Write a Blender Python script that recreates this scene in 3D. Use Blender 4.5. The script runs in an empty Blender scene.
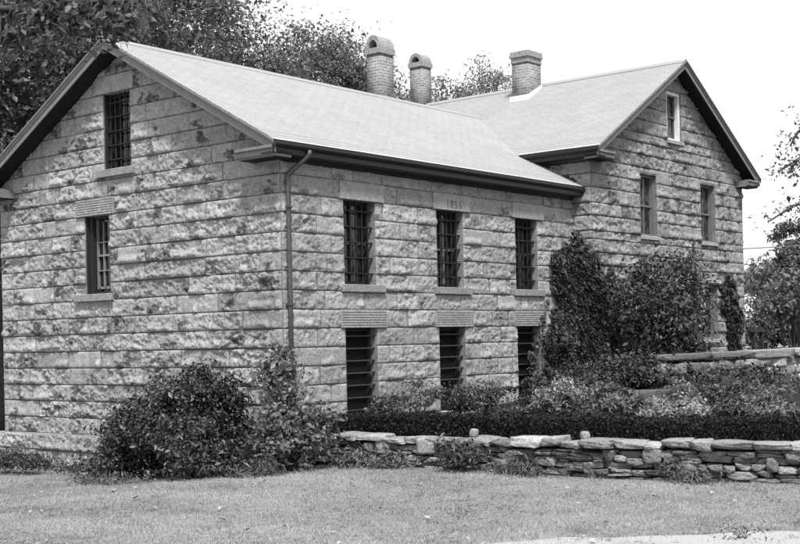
import bpy, bmesh, math
import numpy as np
from mathutils import Vector, Matrix

SC = bpy.context.scene
COL = SC.collection

# ------------------------------------------------------------------ camera
CAM = (-14.7178, -14.4832, 2.0)
YAW, ROLL, FPX, SHY = 0.6833, 0.0216, 1250.87, 66.88
cd = bpy.data.cameras.new('camera'); cam = bpy.data.objects.new('camera', cd); COL.objects.link(cam)
cd.sensor_fit = 'HORIZONTAL'; cd.sensor_width = 36.0; cd.lens = FPX / 800 * 36
cd.shift_x = -SHY * math.sin(ROLL) / 800; cd.shift_y = SHY * math.cos(ROLL) / 800
cd.clip_start = 0.1; cd.clip_end = 3000
fw = Vector((math.cos(YAW), math.sin(YAW), 0)); rt = Vector((math.sin(YAW), -math.cos(YAW), 0)); up = Vector((0, 0, 1))
r2 = rt * math.cos(ROLL) - up * math.sin(ROLL); u2 = up * math.cos(ROLL) + rt * math.sin(ROLL)
M = Matrix.Identity(4)
for i in range(3):
    M[i][0] = r2[i]; M[i][1] = u2[i]; M[i][2] = -fw[i]; M[i][3] = CAM[i]
cam.matrix_world = M
SC.camera = cam

# ------------------------------------------------------------------ sky, sun, exposure
SUN_EL, SUN_AZ = math.radians(57), math.radians(228)      # azimuth of the sun, counter-clockwise from +x
w = bpy.data.worlds.new('World'); SC.world = w; w.use_nodes = True
nt = w.node_tree; nt.nodes.clear()
sky = nt.nodes.new('ShaderNodeTexSky'); sky.sky_type = 'NISHITA'; sky.sun_disc = False
sky.sun_elevation = SUN_EL; sky.sun_rotation = math.radians(90) - SUN_AZ
sky.dust_density = 6.0; sky.air_density = 1.0; sky.ozone_density = 0.5
bw = nt.nodes.new('ShaderNodeRGBToBW')
mx = nt.nodes.new('ShaderNodeMix'); mx.data_type = 'FLOAT'; mx.inputs[0].default_value = 0.75   # an even white overcast veil
mx.inputs[3].default_value = 9.5
bg = nt.nodes.new('ShaderNodeBackground'); bg.inputs[1].default_value = 0.085
wo = nt.nodes.new('ShaderNodeOutputWorld')
nt.links.new(sky.outputs[0], bw.inputs[0]); nt.links.new(bw.outputs[0], mx.inputs[2])
nt.links.new(mx.outputs[0], bg.inputs[0]); nt.links.new(bg.outputs[0], wo.inputs[0])
sd = bpy.data.lights.new('sun', 'SUN'); sd.energy = 3.5; sd.angle = math.radians(8); sd.color = (1, 1, 1)
so = bpy.data.objects.new('sun', sd); COL.objects.link(so)
sdir = Vector((math.cos(SUN_EL) * math.cos(SUN_AZ), math.cos(SUN_EL) * math.sin(SUN_AZ), math.sin(SUN_EL)))
so.rotation_euler = sdir.to_track_quat('Z', 'Y').to_euler(); so.location = sdir * 60
SC.view_settings.view_transform = 'Standard'; SC.view_settings.look = 'None'
SC.view_settings.exposure = 0.78; SC.view_settings.gamma = 1.0; SC.view_settings.use_curve_mapping = False
SC.cycles.max_bounces = 5; SC.cycles.diffuse_bounces = 3; SC.cycles.transparent_max_bounces = 6

# ------------------------------------------------------------------ helpers
def tag(o, label=None, cat=None, group=None, kind=None):
    if label: o['label'] = label
    if cat: o['category'] = cat
    if group: o['group'] = group
    if kind: o['kind'] = kind
    return o

def empty(name, loc, label, cat, group=None):
    o = bpy.data.objects.new(name, None); COL.objects.link(o); o.location = loc; o.empty_display_size = .3
    return tag(o, label, cat, group)

def attach(o, parent):
    if parent is not None:
        o.parent = parent
        # geometry is written in world coordinates: cancel the offset of the parents
        off = Vector((0, 0, 0)); p = parent
        while p is not None:
            off += p.location; p = p.parent
        o.location = -off
    return o

def npmesh(name, V, F, mat=None, parent=None, attrs=None, smooth=False, mats=None, midx=None):
    V = np.asarray(V, np.float32).reshape(-1, 3)
    me = bpy.data.meshes.new(name)
    me.vertices.add(len(V)); me.vertices.foreach_set('co', V.ravel())
    F = np.asarray(F, np.int32); nf, k = F.shape
    me.loops.add(nf * k); me.loops.foreach_set('vertex_index', F.ravel())
    me.polygons.add(nf); me.polygons.foreach_set('loop_start', np.arange(0, nf * k, k, dtype=np.int32))
    me.polygons.foreach_set('loop_total', np.full(nf, k, np.int32))
    if smooth: me.polygons.foreach_set('use_smooth', np.ones(nf, bool))
    me.update(calc_edges=True)
    for an, arr in (attrs or {}).items():
        a = me.attributes.new(an, 'FLOAT', 'POINT'); a.data.foreach_set('value', np.asarray(arr, np.float32))
    if mat: me.materials.append(mat)
    for m in (mats or []): me.materials.append(m)
    if midx is not None: me.polygons.foreach_set('material_index', np.asarray(midx, np.int32))
    o = bpy.data.objects.new(name, me); COL.objects.link(o)
    return attach(o, parent)

class MB:
    """collects boxes, prisms and tubes in world space, linked as one object"""
    def __init__(s): s.V = []; s.F = []
    def add(s, vs, fs):
        b = len(s.V); s.V += [tuple(v) for v in vs]; s.F += [tuple(i + b for i in f) for f in fs]
    def box(s, x0, x1, y0, y1, z0, z1, f=None):
        c = [(x, y, z) for z in (z0, z1) for (x, y) in ((x0, y0), (x1, y0), (x1, y1), (x0, y1))]
        if f: c = [f(*p) for p in c]
        s.add(c, [(0, 3, 2, 1), (4, 5, 6, 7), (0, 1, 5, 4), (1, 2, 6, 5), (2, 3, 7, 6), (3, 0, 4, 7)])
    def sweep(s, prof, p0, p1, A, B):
        n = len(prof); A = Vector(A); B = Vector(B)
        vs = [Vector(p) + A * a + B * b for p in (p0, p1) for (a, b) in prof]
        fs = [(i, (i + 1) % n, (i + 1) % n + n, i + n) for i in range(n)]
        s.add(vs, fs + [tuple(range(n))[::-1], tuple(range(n, 2 * n))])
    def tube(s, pts, rad, n=6):
        pts = [Vector(p) for p in pts]; rings = []
        if not hasattr(rad, '__len__'): rad = [rad] * len(pts)
        b = len(s.V); prevx = None
        for i, p in enumerate(pts):
            d = (pts[min(i + 1, len(pts) - 1)] - pts[max(i - 1, 0)]).normalized()
            ref = Vector((0, 0, 1)) if abs(d.z) < .9 else Vector((1, 0, 0))
            x = d.cross(ref).normalized() if prevx is None else (prevx - d * prevx.dot(d)).normalized()
            prevx = x; y = d.cross(x)
            for k in range(n):
                a = 2 * math.pi * k / n
                s.V.append(tuple(p + (x * math.cos(a) + y * math.sin(a)) * rad[i]))
        for i in range(len(pts) - 1):
            for k in range(n):
                s.F.append((b + i * n + k, b + i * n + (k + 1) % n, b + (i + 1) * n + (k + 1) % n, b + (i + 1) * n + k))
        s.F.append(tuple(b + k for k in range(n))[::-1]); m = b + (len(pts) - 1) * n
        s.F.append(tuple(m + k for k in range(n)))
    def build(s, name, mat, parent=None, bevel=0, smooth=False):
        me = bpy.data.meshes.new(name); bm = bmesh.new()
        vs = [bm.verts.new(v) for v in s.V]
        for f in s.F:
            try: bm.faces.new([vs[i] for i in f])
            except ValueError: pass
        bmesh.ops.recalc_face_normals(bm, faces=bm.faces[:])
        if bevel: bmesh.ops.bevel(bm, geom=bm.edges[:], offset=bevel, segments=1, affect='EDGES')
        if smooth:
            for f in bm.faces: f.smooth = True
        bm.to_mesh(me); bm.free()
        if mat: me.materials.append(mat)
        o = bpy.data.objects.new(name, me); COL.objects.link(o)
        return attach(o, parent)

# numpy noise
def _tab(seed): return np.random.default_rng(seed).random((256, 256))
def vnoise(x, y, seed=0):
    T = _tab(seed); xi = np.floor(x).astype(int); yi = np.floor(y).astype(int)
    fx = x - xi; fy = y - yi; fx = fx * fx * (3 - 2 * fx); fy = fy * fy * (3 - 2 * fy)
    a = T[xi & 255, yi & 255]; b = T[(xi + 1) & 255, yi & 255]; c = T[xi & 255, (yi + 1) & 255]; d = T[(xi + 1) & 255, (yi + 1) & 255]
    return (a * (1 - fx) + b * fx) * (1 - fy) + (c * (1 - fx) + d * fx) * fy
def fbm(x, y, seed=0, oct=4):
    s = 0; a = .5; t = 0
    for o in range(oct):
        s = s + a * vnoise(x * 2 ** o + 17.3 * o, y * 2 ** o + 5.1 * o, seed + o); t += a; a *= .5
    return s / t
def facets(x, y, seed=0):
    """fractured planes: the tilted plane of the nearest cell point"""
    T1, T2, T3, T4, T5 = [_tab(seed + k) for k in range(5)]
    xi = np.floor(x).astype(int); yi = np.floor(y).astype(int)
    best = np.full(x.shape, 9e9); out = np.zeros(x.shape)
    for dx in (-1, 0, 1):
        for dy in (-1, 0, 1):
            cx = xi + dx; cy = yi + dy; i = cx & 255; j = cy & 255
            px = cx + T1[i, j]; py = cy + T2[i, j]
            d = (x - px) ** 2 + (y - py) ** 2; m = d < best
            h = T3[i, j] + (x - px) * (T4[i, j] - .5) * 1.5 + (y - py) * (T5[i, j] - .5) * 1.5
            best = np.where(m, d, best); out = np.where(m, h, out)
    return out
def sst(a, b, x):
    t = np.clip((x - a) / (b - a), 0, 1); return t * t * (3 - 2 * t)

# ------------------------------------------------------------------ materials (a black and white photograph: every colour is a grey)
def mat_base(name, val, rough=.8, spec=.3):
    m = bpy.data.materials.new(name); m.use_nodes = True; t = m.node_tree; b = t.nodes['Principled BSDF']
    b.inputs['Base Color'].default_value = (val, val, val, 1); b.inputs['Roughness'].default_value = rough
    b.inputs['Specular IOR Level'].default_value = spec
    return m, t, b
def nd(t, typ, **kw):
    n = t.nodes.new(typ)
    for k, v in kw.items():
        if k.startswith('i_'): n.inputs[k[2:].replace('_', ' ')].default_value = v
        else: setattr(n, k, v)
    return n
def math_(t, op, a, b=None, clamp=False):
    n = t.nodes.new('ShaderNodeMath'); n.operation = op; n.use_clamp = clamp
    for i, v in enumerate((a, b)):
        if v is None: continue
        if isinstance(v, (int, float)): n.inputs[i].default_value = v
        else: t.links.new(v, n.inputs[i])
    return n.outputs[0]
def noise_(t, scale, detail=4, rough=.55, coord=None, vec=None):
    n = nd(t, 'ShaderNodeTexNoise'); n.inputs['Scale'].default_value = scale; n.inputs['Detail'].default_value = detail
    n.inputs['Roughness'].default_value = rough
    c = t.nodes.new('ShaderNodeTexCoord')
    v = c.outputs['Object']
    if vec is not None:
        mp = t.nodes.new('ShaderNodeMapping'); mp.inputs['Scale'].default_value = vec; t.links.new(v, mp.inputs[0]); v = mp.outputs[0]
    t.links.new(v, n.inputs['Vector'])
    return n.outputs['Fac']
def maprange(t, v, a, b, c, d):
    n = t.nodes.new('ShaderNodeMapRange'); t.links.new(v, n.inputs[0])
    for i, x in enumerate((a, b, c, d)): n.inputs[i + 1].default_value = x
    return n.outputs[0]
def bump_(t, b, h, strength, dist):
    n = t.nodes.new('ShaderNodeBump'); n.inputs['Strength'].default_value = strength; n.inputs['Distance'].default_value = dist
    t.links.new(h, n.inputs['Height']); t.links.new(n.outputs[0], b.inputs['Normal'])
def attr_(t, name):
    n = t.nodes.new('ShaderNodeAttribute'); n.attribute_name = name; return n.outputs['Fac']

def granite(name, base, tone=True, stain_shade=True, speck=.35):
    m, t, b = mat_base(name, base, .9, .2)
    n1 = noise_(t, 42, 4, .7); n2 = noise_(t, 5, 5, .6)
    v = math_(t, 'MULTIPLY', maprange(t, n1, .3, .7, 1 - speck, 1 + speck), maprange(t, n2, .3, .7, .86, 1.14))
    n3 = noise_(t, 14, 5, .75); v = math_(t, 'MULTIPLY', v, maprange(t, n3, .35, .65, .84, 1.14)); v = math_(t, 'MULTIPLY', v, base)
    if tone: v = math_(t, 'MULTIPLY', v, attr_(t, 'tone'))
    if stain_shade:
        s = attr_(t, 'stain_shade'); n = t.nodes.new('ShaderNodeMix'); n.data_type = 'FLOAT'
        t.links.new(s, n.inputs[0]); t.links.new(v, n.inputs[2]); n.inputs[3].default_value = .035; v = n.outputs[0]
    t.links.new(v, b.inputs['Base Color']); bump_(t, b, math_(t, 'ADD', n1, noise_(t, 16, 5, .65)), .75, .018)
    return m
def plainmat(name, val, rough=.7, spec=.3, nscale=8, amp=.15, bump=0):
    m, t, b = mat_base(name, val, rough, spec); n = noise_(t, nscale, 5, .6)
    t.links.new(math_(t, 'MULTIPLY', maprange(t, n, .3, .7, 1 - amp, 1 + amp), val), b.inputs['Base Color'])
    if bump: bump_(t, b, n, bump, .01)
    return m
def leafmat(name, val, trans=.25, spec=.35, var=.5):
    m, t, b = mat_base(name, val, .5, spec)
    v = math_(t, 'MULTIPLY', maprange(t, attr_(t, 'tone'), 0, 1, 1 - var, 1 + var), val)
    t.links.new(v, b.inputs['Base Color'])
    tr = t.nodes.new('ShaderNodeBsdfTranslucent'); t.links.new(math_(t, 'MULTIPLY', v, 1.2), tr.inputs[0])
    mxs = t.nodes.new('ShaderNodeMixShader'); mxs.inputs[0].default_value = trans
    t.links.new(b.outputs[0], mxs.inputs[1]); t.links.new(tr.outputs[0], mxs.inputs[2])
    t.links.new(mxs.outputs[0], t.nodes['Material Output'].inputs[0])
    return m

G_WING = granite('granite_wing', .275, speck=.45)
G_HOUSE = granite('granite_house', .235, speck=.45)
G_CUT = granite('granite_cut', .285, tone=False, stain_shade=False, speck=.3)
G_SILL = granite('granite_sill', .22, tone=False, stain_shade=False, speck=.5)
G_FIELD = granite('fieldstone', .155, stain_shade=False, speck=.55)
G_SLAB = granite('slab_stone', .22, tone=False, stain_shade=False, speck=.4)
M_INSCR = plainmat('letter_cut_shade', .12)  # dark tone stands in for the shade inside the cut digits
M_TRIM = plainmat('painted_trim', .15, .5, .4, 6, .15)
M_TRIMD = plainmat('eave_shade_trim', .014, .5, .4, 6, .2)  # trim taken near black, the eave's shade put into its colour
M_SOFFIT = plainmat('soffit_shade', .012, .7, .2)  # near black: shade below eaves and returns put into the colour
M_PIPE = plainmat('downspout_metal', .055, .45, .4, 14, .35)
M_IRON = plainmat('iron_bar', .012, .6, .3, 30, .4)
M_SLAT = plainmat('iron_slat', .035, .6, .3, 30, .4)
M_DARKWOOD = plainmat('dark_frame', .018, .6, .3)
M_SASH = plainmat('weathered_sash', .05, .6, .3)
M_SASHD = plainmat('house_sash', .12, .6, .3)
M_GREYSASH = plainmat('grey_sash', .17, .6, .3)
M_WHITE = plainmat('white_sash', .62, .6, .3)
M_VOID = plainmat('room_dark', .012, .9, .05)
M_FLASH = plainmat('pale_flashing', .75, .5, .3)
M_BARK = plainmat('bark', .05, .9, .1, 12, .5, .6)
M_TWIG = plainmat('twig', .06, .9, .1, 30, .4)
M_WIRE = plainmat('wire_rubber', .12, .6)
M_PLAIN = plainmat('rear_stone', .3)
def glassmat(name, val):
    m, t, b = mat_base(name, val, .07, .5)
    n = noise_(t, 3.0, 3, .5); bump_(t, b, n, .35, .02)
    k = noise_(t, 7, 4, .65); t.links.new(maprange(t, k, .42, .62, val * .4, val * 3.2), b.inputs['Base Color'])
    return m
M_GLASS = glassmat('old_glass', .008)
M_GLASSB = glassmat('house_glass', .02)

def roofmat():
    m, t, b = mat_base('asphalt_shingle', .5, .9, .2)
    uv = t.nodes.new('ShaderNodeTexCoord')
    br = nd(t, 'ShaderNodeTexBrick'); t.links.new(uv.outputs['UV'], br.inputs['Vector'])
    br.inputs['Scale'].default_value = 1; br.inputs['Brick Width'].default_value = .31; br.inputs['Row Height'].default_value = .135
    br.inputs['Mortar Size'].default_value = .007; br.inputs['Mortar Smooth'].default_value = .3
    br.inputs['Color1'].default_value = (.355,) * 3 + (1,); br.inputs['Color2'].default_value = (.385,) * 3 + (1,); br.inputs['Mortar'].default_value = (.255,) * 3 + (1,)
    n = noise_(t, .8, 6, .65); g = noise_(t, 28, 3, .7)
    v = math_(t, 'MULTIPLY', br.outputs['Color'], maprange(t, n, .3, .7, .95, 1.05)); v = math_(t, 'MULTIPLY', v, maprange(t, g, .3, .7, .85, 1.15))
    t.links.new(v, b.inputs['Base Color'])
    return m
M_ROOF = roofmat()

def brickmat():
    m, t, b = mat_base('chimney_brick', .22, .9, .2)
    uv = t.nodes.new('ShaderNodeTexCoord')
    br = nd(t, 'ShaderNodeTexBrick'); t.links.new(uv.outputs['UV'], br.inputs['Vector'])
    br.inputs['Scale'].default_value = 1; br.inputs['Brick Width'].default_value = .2; br.inputs['Row Height'].default_value = .07
    br.inputs['Mortar Size'].default_value = .010; br.inputs['Bias'].default_value = -.1
    br.inputs['Color1'].default_value = (.13,) * 3 + (1,); br.inputs['Color2'].default_value = (.20,) * 3 + (1,); br.inputs['Mortar'].default_value = (.28,) * 3 + (1,)
    n = noise_(t, 6, 5, .6)
    t.links.new(math_(t, 'MULTIPLY', br.outputs['Color'], maprange(t, n, .3, .7, .75, 1.25)), b.inputs['Base Color'])
    bump_(t, b, br.outputs['Fac'], -.5, .01)
    return m
M_BRICK = brickmat()
M_CAPBRICK = plainmat('sooty_mortar', .24, .9, .2, 25, .5, .4)

def lawnmat():
    m, t, b = mat_base('lawn_grass', .2, .95, .1)
    n1 = noise_(t, .5, 6, .6); n2 = noise_(t, 9, 6, .7); n3 = noise_(t, 60, 3, .6)
    v = math_(t, 'MULTIPLY', maprange(t, n1, .3, .7, .82, 1.18), maprange(t, n2, .3, .7, .72, 1.28))
    v = math_(t, 'MULTIPLY', v, maprange(t, n3, .3, .7, .7, 1.3))
    t.links.new(math_(t, 'MULTIPLY', v, .22), b.inputs['Base Color']); bump_(t, b, math_(t, 'ADD', n2, n3), .8, .03)
    return m
M_LAWN = lawnmat()
M_SOIL = plainmat('garden_soil', .02, .95, .1, 9, .5, .7)
M_DRIVE = plainmat('pale_gravel', .30, .95, .1, 60, .3, .6)
L_BLADE = leafmat('grass_blade', .265, .35, .2, .45)
L_DARK = leafmat('leaf_dark', .028, .1, .55, .6)
L_IVY = leafmat('leaf_ivy', .040, .08, .35, .6)
L_MID = leafmat('leaf_mid', .06, .2, .45, .6)
L_LIGHT = leafmat('leaf_light', .115, .25, .45, .5)
L_HEDGE = leafmat('leaf_hedge', .018, .08, .12, .6)
L_TREE = leafmat('leaf_tree', .085, .35, .35, .6)
L_FAR = leafmat('leaf_far_haze', .12, .35, .3, .5)  # paler than the near trees, haze and backlight put into the leaf colour
L_FARTHER = leafmat('leaf_farther_haze', .2, .35, .3, .4)  # paler again, more distance haze in the leaf colour
L_LITTER = leafmat('dry_leaf', .19, .1, .3, .9)
L_BRIGHT = leafmat('leaf_bright', .24, .25, .5, .5)
L_PETAL = leafmat('white_petal', .8, .2, .2, .1)

# ------------------------------------------------------------------ ground shape
def wall_x(y):      # the line of the garden wall's outer face
    return np.interp(-np.asarray(y, float), [0, 5.6, 7.0, 8.2, 10, 13, 20, 60], [.55, .5, .78, 1.15, 1.75, 2.8, 5.5, 22])
def lawn_z(x, y):
    y = np.asarray(y, float)
    x = np.asarray(x, float); return -.45 * sst(-3, 7, y) * (1 - sst(17.5, 26, x)) + 1.3 * sst(17.5, 26, x)
def garden_z(x, y):
    x = np.asarray(x, float); y = np.asarray(y, float)
    base = .42 + .40 * sst(3.0, 9.5, x)
    upper = sst(-2.55, -2.35, y) * sst(8.0, 8.6, x)
    far = sst(15.6, 18, x)
    return base + (1.38 - base) * np.maximum(upper, far)

def grid_sheet(xs, ys, zf):
    X, Y = np.meshgrid(xs, ys, indexing='ij'); Z = zf(X, Y)
    n, k = X.shape; V = np.stack([X, Y, Z], -1).reshape(-1, 3)
    i = (np.arange(n - 1)[:, None] * k + np.arange(k - 1)[None]).ravel()
    return V, np.stack([i, i + k, i + k + 1, i + 1], -1)
def lines(dense, far):
    return np.unique(np.concatenate([dense, far]))

dense_x = np.arange(-16, 18.01, .4); dense_y = np.arange(-18, 14.01, .4)
far = np.array([-900, -400, -200, -100, -60, -40, -28, -22])
V, F = grid_sheet(lines(dense_x, np.r_[far, -far]), lines(dense_y, np.r_[far, -far]),
                  lambda x, y: lawn_z(x, y) + .035 * (fbm(x * .7 + 40, y * .7 + 40, 3, 3) - .5))
tag(npmesh('lawn', V, F, M_LAWN, smooth=True), 'mown grey lawn sloping gently in front of the stone building', kind='structure')
ys = np.concatenate([np.arange(-16, -.52, .12), [-.49, -.2, 0.02]]); ys = np.concatenate([[-60, -40, -30, -22, -18], ys])
tt = np.concatenate([[0, .02], np.linspace(.06, 16, 90), [20, 28, 45, 80]])
X = np.zeros((len(tt), len(ys))); Y = np.zeros_like(X)
for j, y in enumerate(ys):
    X[:, j] = wall_x(y) + .2 + tt; Y[:, j] = y
Z = garden_z(X, Y) + .06 * (fbm(X * 1.3 + 60, Y * 1.3 + 60, 9, 3) - .5)
n, k = X.shape; i = (np.arange(n - 1)[:, None] * k + np.arange(k - 1)[None]).ravel()
tag(npmesh('garden_bed', np.stack([X, Y, Z], -1).reshape(-1, 3), np.stack([i, i + k, i + k + 1, i + 1], -1), M_SOIL, smooth=True),
    'dark earth of the raised garden behind the low stone wall', kind='structure')
def ground_at(x, y):
    return np.where((np.asarray(x) > wall_x(y) + .2) & (np.asarray(y) < .05), garden_z(x, y), lawn_z(x, y))

# pale gravel drive edge in the near right corner
pts = [(-2.75, -9.6), (-3.05, -9.25), (-3.4, -9.0), (-3.7, -8.6), (-4.0, -8.35), (-4.2, -7.95), (-4.6, -7.75), (-5.0, -7.45), (-6.5, -7.4), (-9, -9.5), (-9, -14), (-2.6, -14), (-2.5, -11)]
b = MB(); b.add([(x, y, float(lawn_z(x, y)) + .022) for x, y in pts], [tuple(range(len(pts)))])
tag(b.build('gravel_drive', M_DRIVE), 'pale gravel at the edge of the lawn', kind='structure')

# ------------------------------------------------------------------ stone walls as rock-faced ashlar
def snaplines(a, b, step, snaps):
    L = list(np.linspace(a, b, max(2, int((b - a) / step) + 1))); S = sorted(set([round(s, 5) for s in snaps if a - 1e-6 <= s <= b + 1e-6] + [a, b]))
    L = [l for l in L if min(abs(l - s) for s in S) > step * .45]
    return np.array(sorted(L + S))

def ashlar(name, parent, mat, to_world, U0, U1, Z0, Z1, openings, courses, seed, step=.022, top=None, blk=(.45, 1.45), amp=1.0, stain_shade_amt=1.0, joint=1.0, pillow=.017, reveal=.25, edge_u=None):
    rng = np.random.default_rng(seed)
    us = snaplines(U0, U1, step, [o[0] for o in openings] + [o[1] for o in openings])
    zs = snaplines(Z0, Z1, step, [o[2] for o in openings] + [o[3] for o in openings] + [c + q for c in courses for q in (-.011, -.003, .003, .011)])
    U, Zz = np.meshgrid(us, zs, indexing='ij')
    cs = [c for c in courses if Z0 < c < Z1]; cs = [Z0] + cs + [Z1]
    E = np.full(U.shape, 9.0); EZ = E.copy(); EU = E.copy(); TN = np.ones(U.shape); BO = np.zeros(U.shape); AM = np.ones(U.shape); OFF = np.zeros(U.shape); r_id = np.zeros(U.shape); CL = np.zeros(U.shape)
    for r in range(len(cs) - 1):
        a, bb = cs[r], cs[r + 1]
        rows = np.where((zs >= a - 1e-6) & (zs <= bb + 1e-6))[0]
        js = [U0]
        while js[-1] < U1 - blk[0]:
            js.append(js[-1] + rng.uniform(*blk) * (1.25 if rng.random() < .15 else 1))
        js = [j for j in js if j < U1 - .25] + [U1]
        ops = [o for o in openings if o[2] < bb - .03 and o[3] > a + .03]
        for o in ops:
            js = [j for j in js if not (o[0] - .2 < j < o[1] + .2)] + [o[0], o[1]]
        js = np.array(sorted(js))
        k = np.clip(np.searchsorted(js, us, side='right') - 1, 0, len(js) - 2)
        tn = rng.normal(1, .10, len(js)); am = rng.uniform(.55, 1.35, len(js)); of = rng.uniform(0, 40, len(js)); fl = (rng.random(len(js)) < .12)
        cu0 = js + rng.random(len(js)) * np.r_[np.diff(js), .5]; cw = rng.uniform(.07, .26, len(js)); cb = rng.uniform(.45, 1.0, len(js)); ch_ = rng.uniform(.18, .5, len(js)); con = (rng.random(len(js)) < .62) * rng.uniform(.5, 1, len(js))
        eu = np.minimum(us - js[k], js[k + 1] - us)
        z = zs[rows]; ez = np.minimum(z - a, bb - z)
        e = np.minimum(eu[:, None] * 1.0, ez[None])
        E[:, rows] = e; EZ[:, rows] = ez[None]; EU[:, rows] = eu[:, None];  TN[:, rows] = tn[k][:, None]; AM[:, rows] = (am[k] * np.where(fl[k], .25, 1))[:, None]
        OFF[:, rows] = of[k][:, None]; BO[:, rows] = ((bb - z) / (bb - a))[None]; r_id[:, rows] = r
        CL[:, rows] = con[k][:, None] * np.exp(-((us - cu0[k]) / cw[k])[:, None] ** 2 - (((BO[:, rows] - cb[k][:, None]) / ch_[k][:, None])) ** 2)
    x = U + OFF; y = Zz + OFF * .37
    h = facets(x * 4.5, y * 7.5, seed * 7) * .14 + facets(x * 12, y * 16, seed * 7 + 50) * .36 + facets(x * 24, y * 29, seed * 7 + 90) * .32
    h = h + fbm(x * 11, y * 14, seed + 3, 4) * .62 - .66
    jw = .5 + 1.0 * fbm(U * 3, Zz * 3, seed + 81, 3)                # the bed joints open and close along their length
    body = sst(.002, .012, EZ) * (.35 + .65 * sst(.0, .022, EU)) * (.7 + .3 * sst(.0, .06, E))
    D = body * (pillow + .044 * amp * AM * h * (.4 + .6 * sst(0, .05, E)))
    # broken lower arrises overhang the joint below here and there
    lip = sst(.50, .58, fbm(x * 2.2, r_id * 3.7 + y * .6, seed + 15, 4)) * sst(.45, .8, BO) * body
    D += .036 * amp * lip * (.5 + fbm(x * 9, y * 9, seed + 19, 3))
    pit = sst(.60, .66, fbm(x * 3.4, y * 6.5, seed + 11, 5)) * sst(.0, .03, E)
    D -= .020 * pit * amp * AM
    D += body * CL * (fbm(U * 14, Zz * 20, seed + 91, 3) - .54) * .085 * amp
    D = np.where(EZ < .0045, -.010 * jw * joint, D)
    D = np.clip(D, -.024, .11)
    TN = TN * np.where(EZ < .0045, 1 - .6 * joint * jw.clip(0, 1.3), 1.0) * np.where((EU < .013) & (EZ > .01), .55, 1.0)
    # wall and opening edges are dressed flush
    edge = np.minimum(np.minimum(U - U0, U1 - U), 9)
    for o in openings:
        du = np.maximum(np.maximum(o[0] - U, U - o[1]), 0); dz = np.maximum(np.maximum(o[2] - Zz, Zz - o[3]), 0)
        edge = np.minimum(edge, np.hypot(du, dz))
    D = D * sst(0, .035, edge)
    # lichen and rust patches, mixed with painted shade under the block ledges
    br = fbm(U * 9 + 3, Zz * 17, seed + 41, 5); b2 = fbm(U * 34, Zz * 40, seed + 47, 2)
    st = sst(.46, .68, CL * .75 + (br - .5) * 2.1 + .28) * (.5 + .5 * sst(.35, .6, b2)) * stain_shade_amt * (CL > .06)
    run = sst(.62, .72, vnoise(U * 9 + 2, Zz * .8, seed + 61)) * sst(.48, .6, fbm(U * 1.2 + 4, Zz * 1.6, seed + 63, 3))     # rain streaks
    st = np.clip(st + .28 * run * stain_shade_amt * (.4 + .6 * b2), 0, .9)
    V = np.stack(to_world(U, Zz, D), -1).reshape(-1, 3)
    n, k = U.shape
    ii = (np.arange(n - 1)[:, None] * k + np.arange(k - 1)[None])
    uc = (us[:-1] + us[1:]) / 2; zc = (zs[:-1] + zs[1:]) / 2
    keep = np.ones((n - 1, k - 1), bool)
    for o in openings: keep &= ~((uc[:, None] > o[0]) & (uc[:, None] < o[1]) & (zc[None] > o[2]) & (zc[None] < o[3]))
    if top is not None: keep &= zs[:-1][None] < top(uc)[:, None]
    ii = ii[keep]; F = np.stack([ii, ii + k, ii + k + 1, ii + 1], -1)
    TNf = TN.ravel(); STf = st.ravel()
    # reveals, sawn smooth with fine joints at the courses
    rv, rf, rt_ = [], [], []
    for o in openings:
        zz = sorted([o[2], o[3]] + [c for c in courses if o[2] + .02 < c < o[3] - .02])
        for side in (0, 1):
            for q in range(len(zz) - 1):
                b0 = len(V) + len(rv); lo = zz[q] + (.006 if q else 0); hi = zz[q + 1]
                for (z, d) in ((lo, 0), (hi, 0), (hi, -reveal), (lo, -reveal)): rv.append(to_world(o[side], z, d))
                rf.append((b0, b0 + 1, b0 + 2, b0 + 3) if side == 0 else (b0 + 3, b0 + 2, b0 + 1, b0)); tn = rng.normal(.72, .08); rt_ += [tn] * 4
        for z, flip in ((o[2], 0), (o[3], 1)):
            b0 = len(V) + len(rv)
            for (u, d) in ((o[0], 0), (o[1], 0), (o[1], -reveal), (o[0], -reveal)): rv.append(to_world(u, z, d))
            rf.append((b0, b0 + 1, b0 + 2, b0 + 3)); rt_ += [1] * 4
    if rv:
        V = np.vstack([V, np.array(rv, float)]); F = np.vstack([F, np.array(rf)])
        TNf = np.concatenate([TNf, rt_]); STf = np.concatenate([STf, np.zeros(len(rv))])
    used = np.zeros(len(V), bool); used[F.ravel()] = True; idx = np.cumsum(used) - 1
    o = npmesh(name, V[used], idx[F], mat, parent, {'tone': TNf[used], 'stain_shade': STf[used]}, smooth=True)
    return o

# ------------------------------------------------------------------ the two buildings' measures
W, ZE, ZR, OF, OE = 8.0148, 5.242, 7.592, .4476, .319
XL, P, WB, ZEB, ZRB, OEB, OFB = 9.1386, .5026, 7.8557, 6.0657, 8.5602, .3165, .3898
YB = 11.5
SW = (ZR - ZE) / (W / 2 + OE); SB = (ZRB - ZEB) / (WB / 2 + OEB)
CRS = [.29 + .32 * k for k in range(-2, 30)]
side = lambda u, z, d: (u + 0 * d, 0 * u - d, z + 0 * d)
gable = lambda u, z, d: (0 * u - d, u + 0 * d, z + 0 * d)
house = lambda u, z, d: (u + 0 * d, 0 * u - P - d, z + 0 * d)
flank = lambda u, z, d: (XL + 0 * u - d, u + 0 * d, z + 0 * d)
side_up = [(1.55, 2.385, 2.97, 4.45), (4.2, 5.035, 2.97, 4.45), (6.875, 7.69, 2.97, 4.45)]
side_lo = [(1.54, 2.385, .60, 2.21), (4.22, 5.05, .60, 2.21), (6.88, 7.72, .60, 2.21)]
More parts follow.
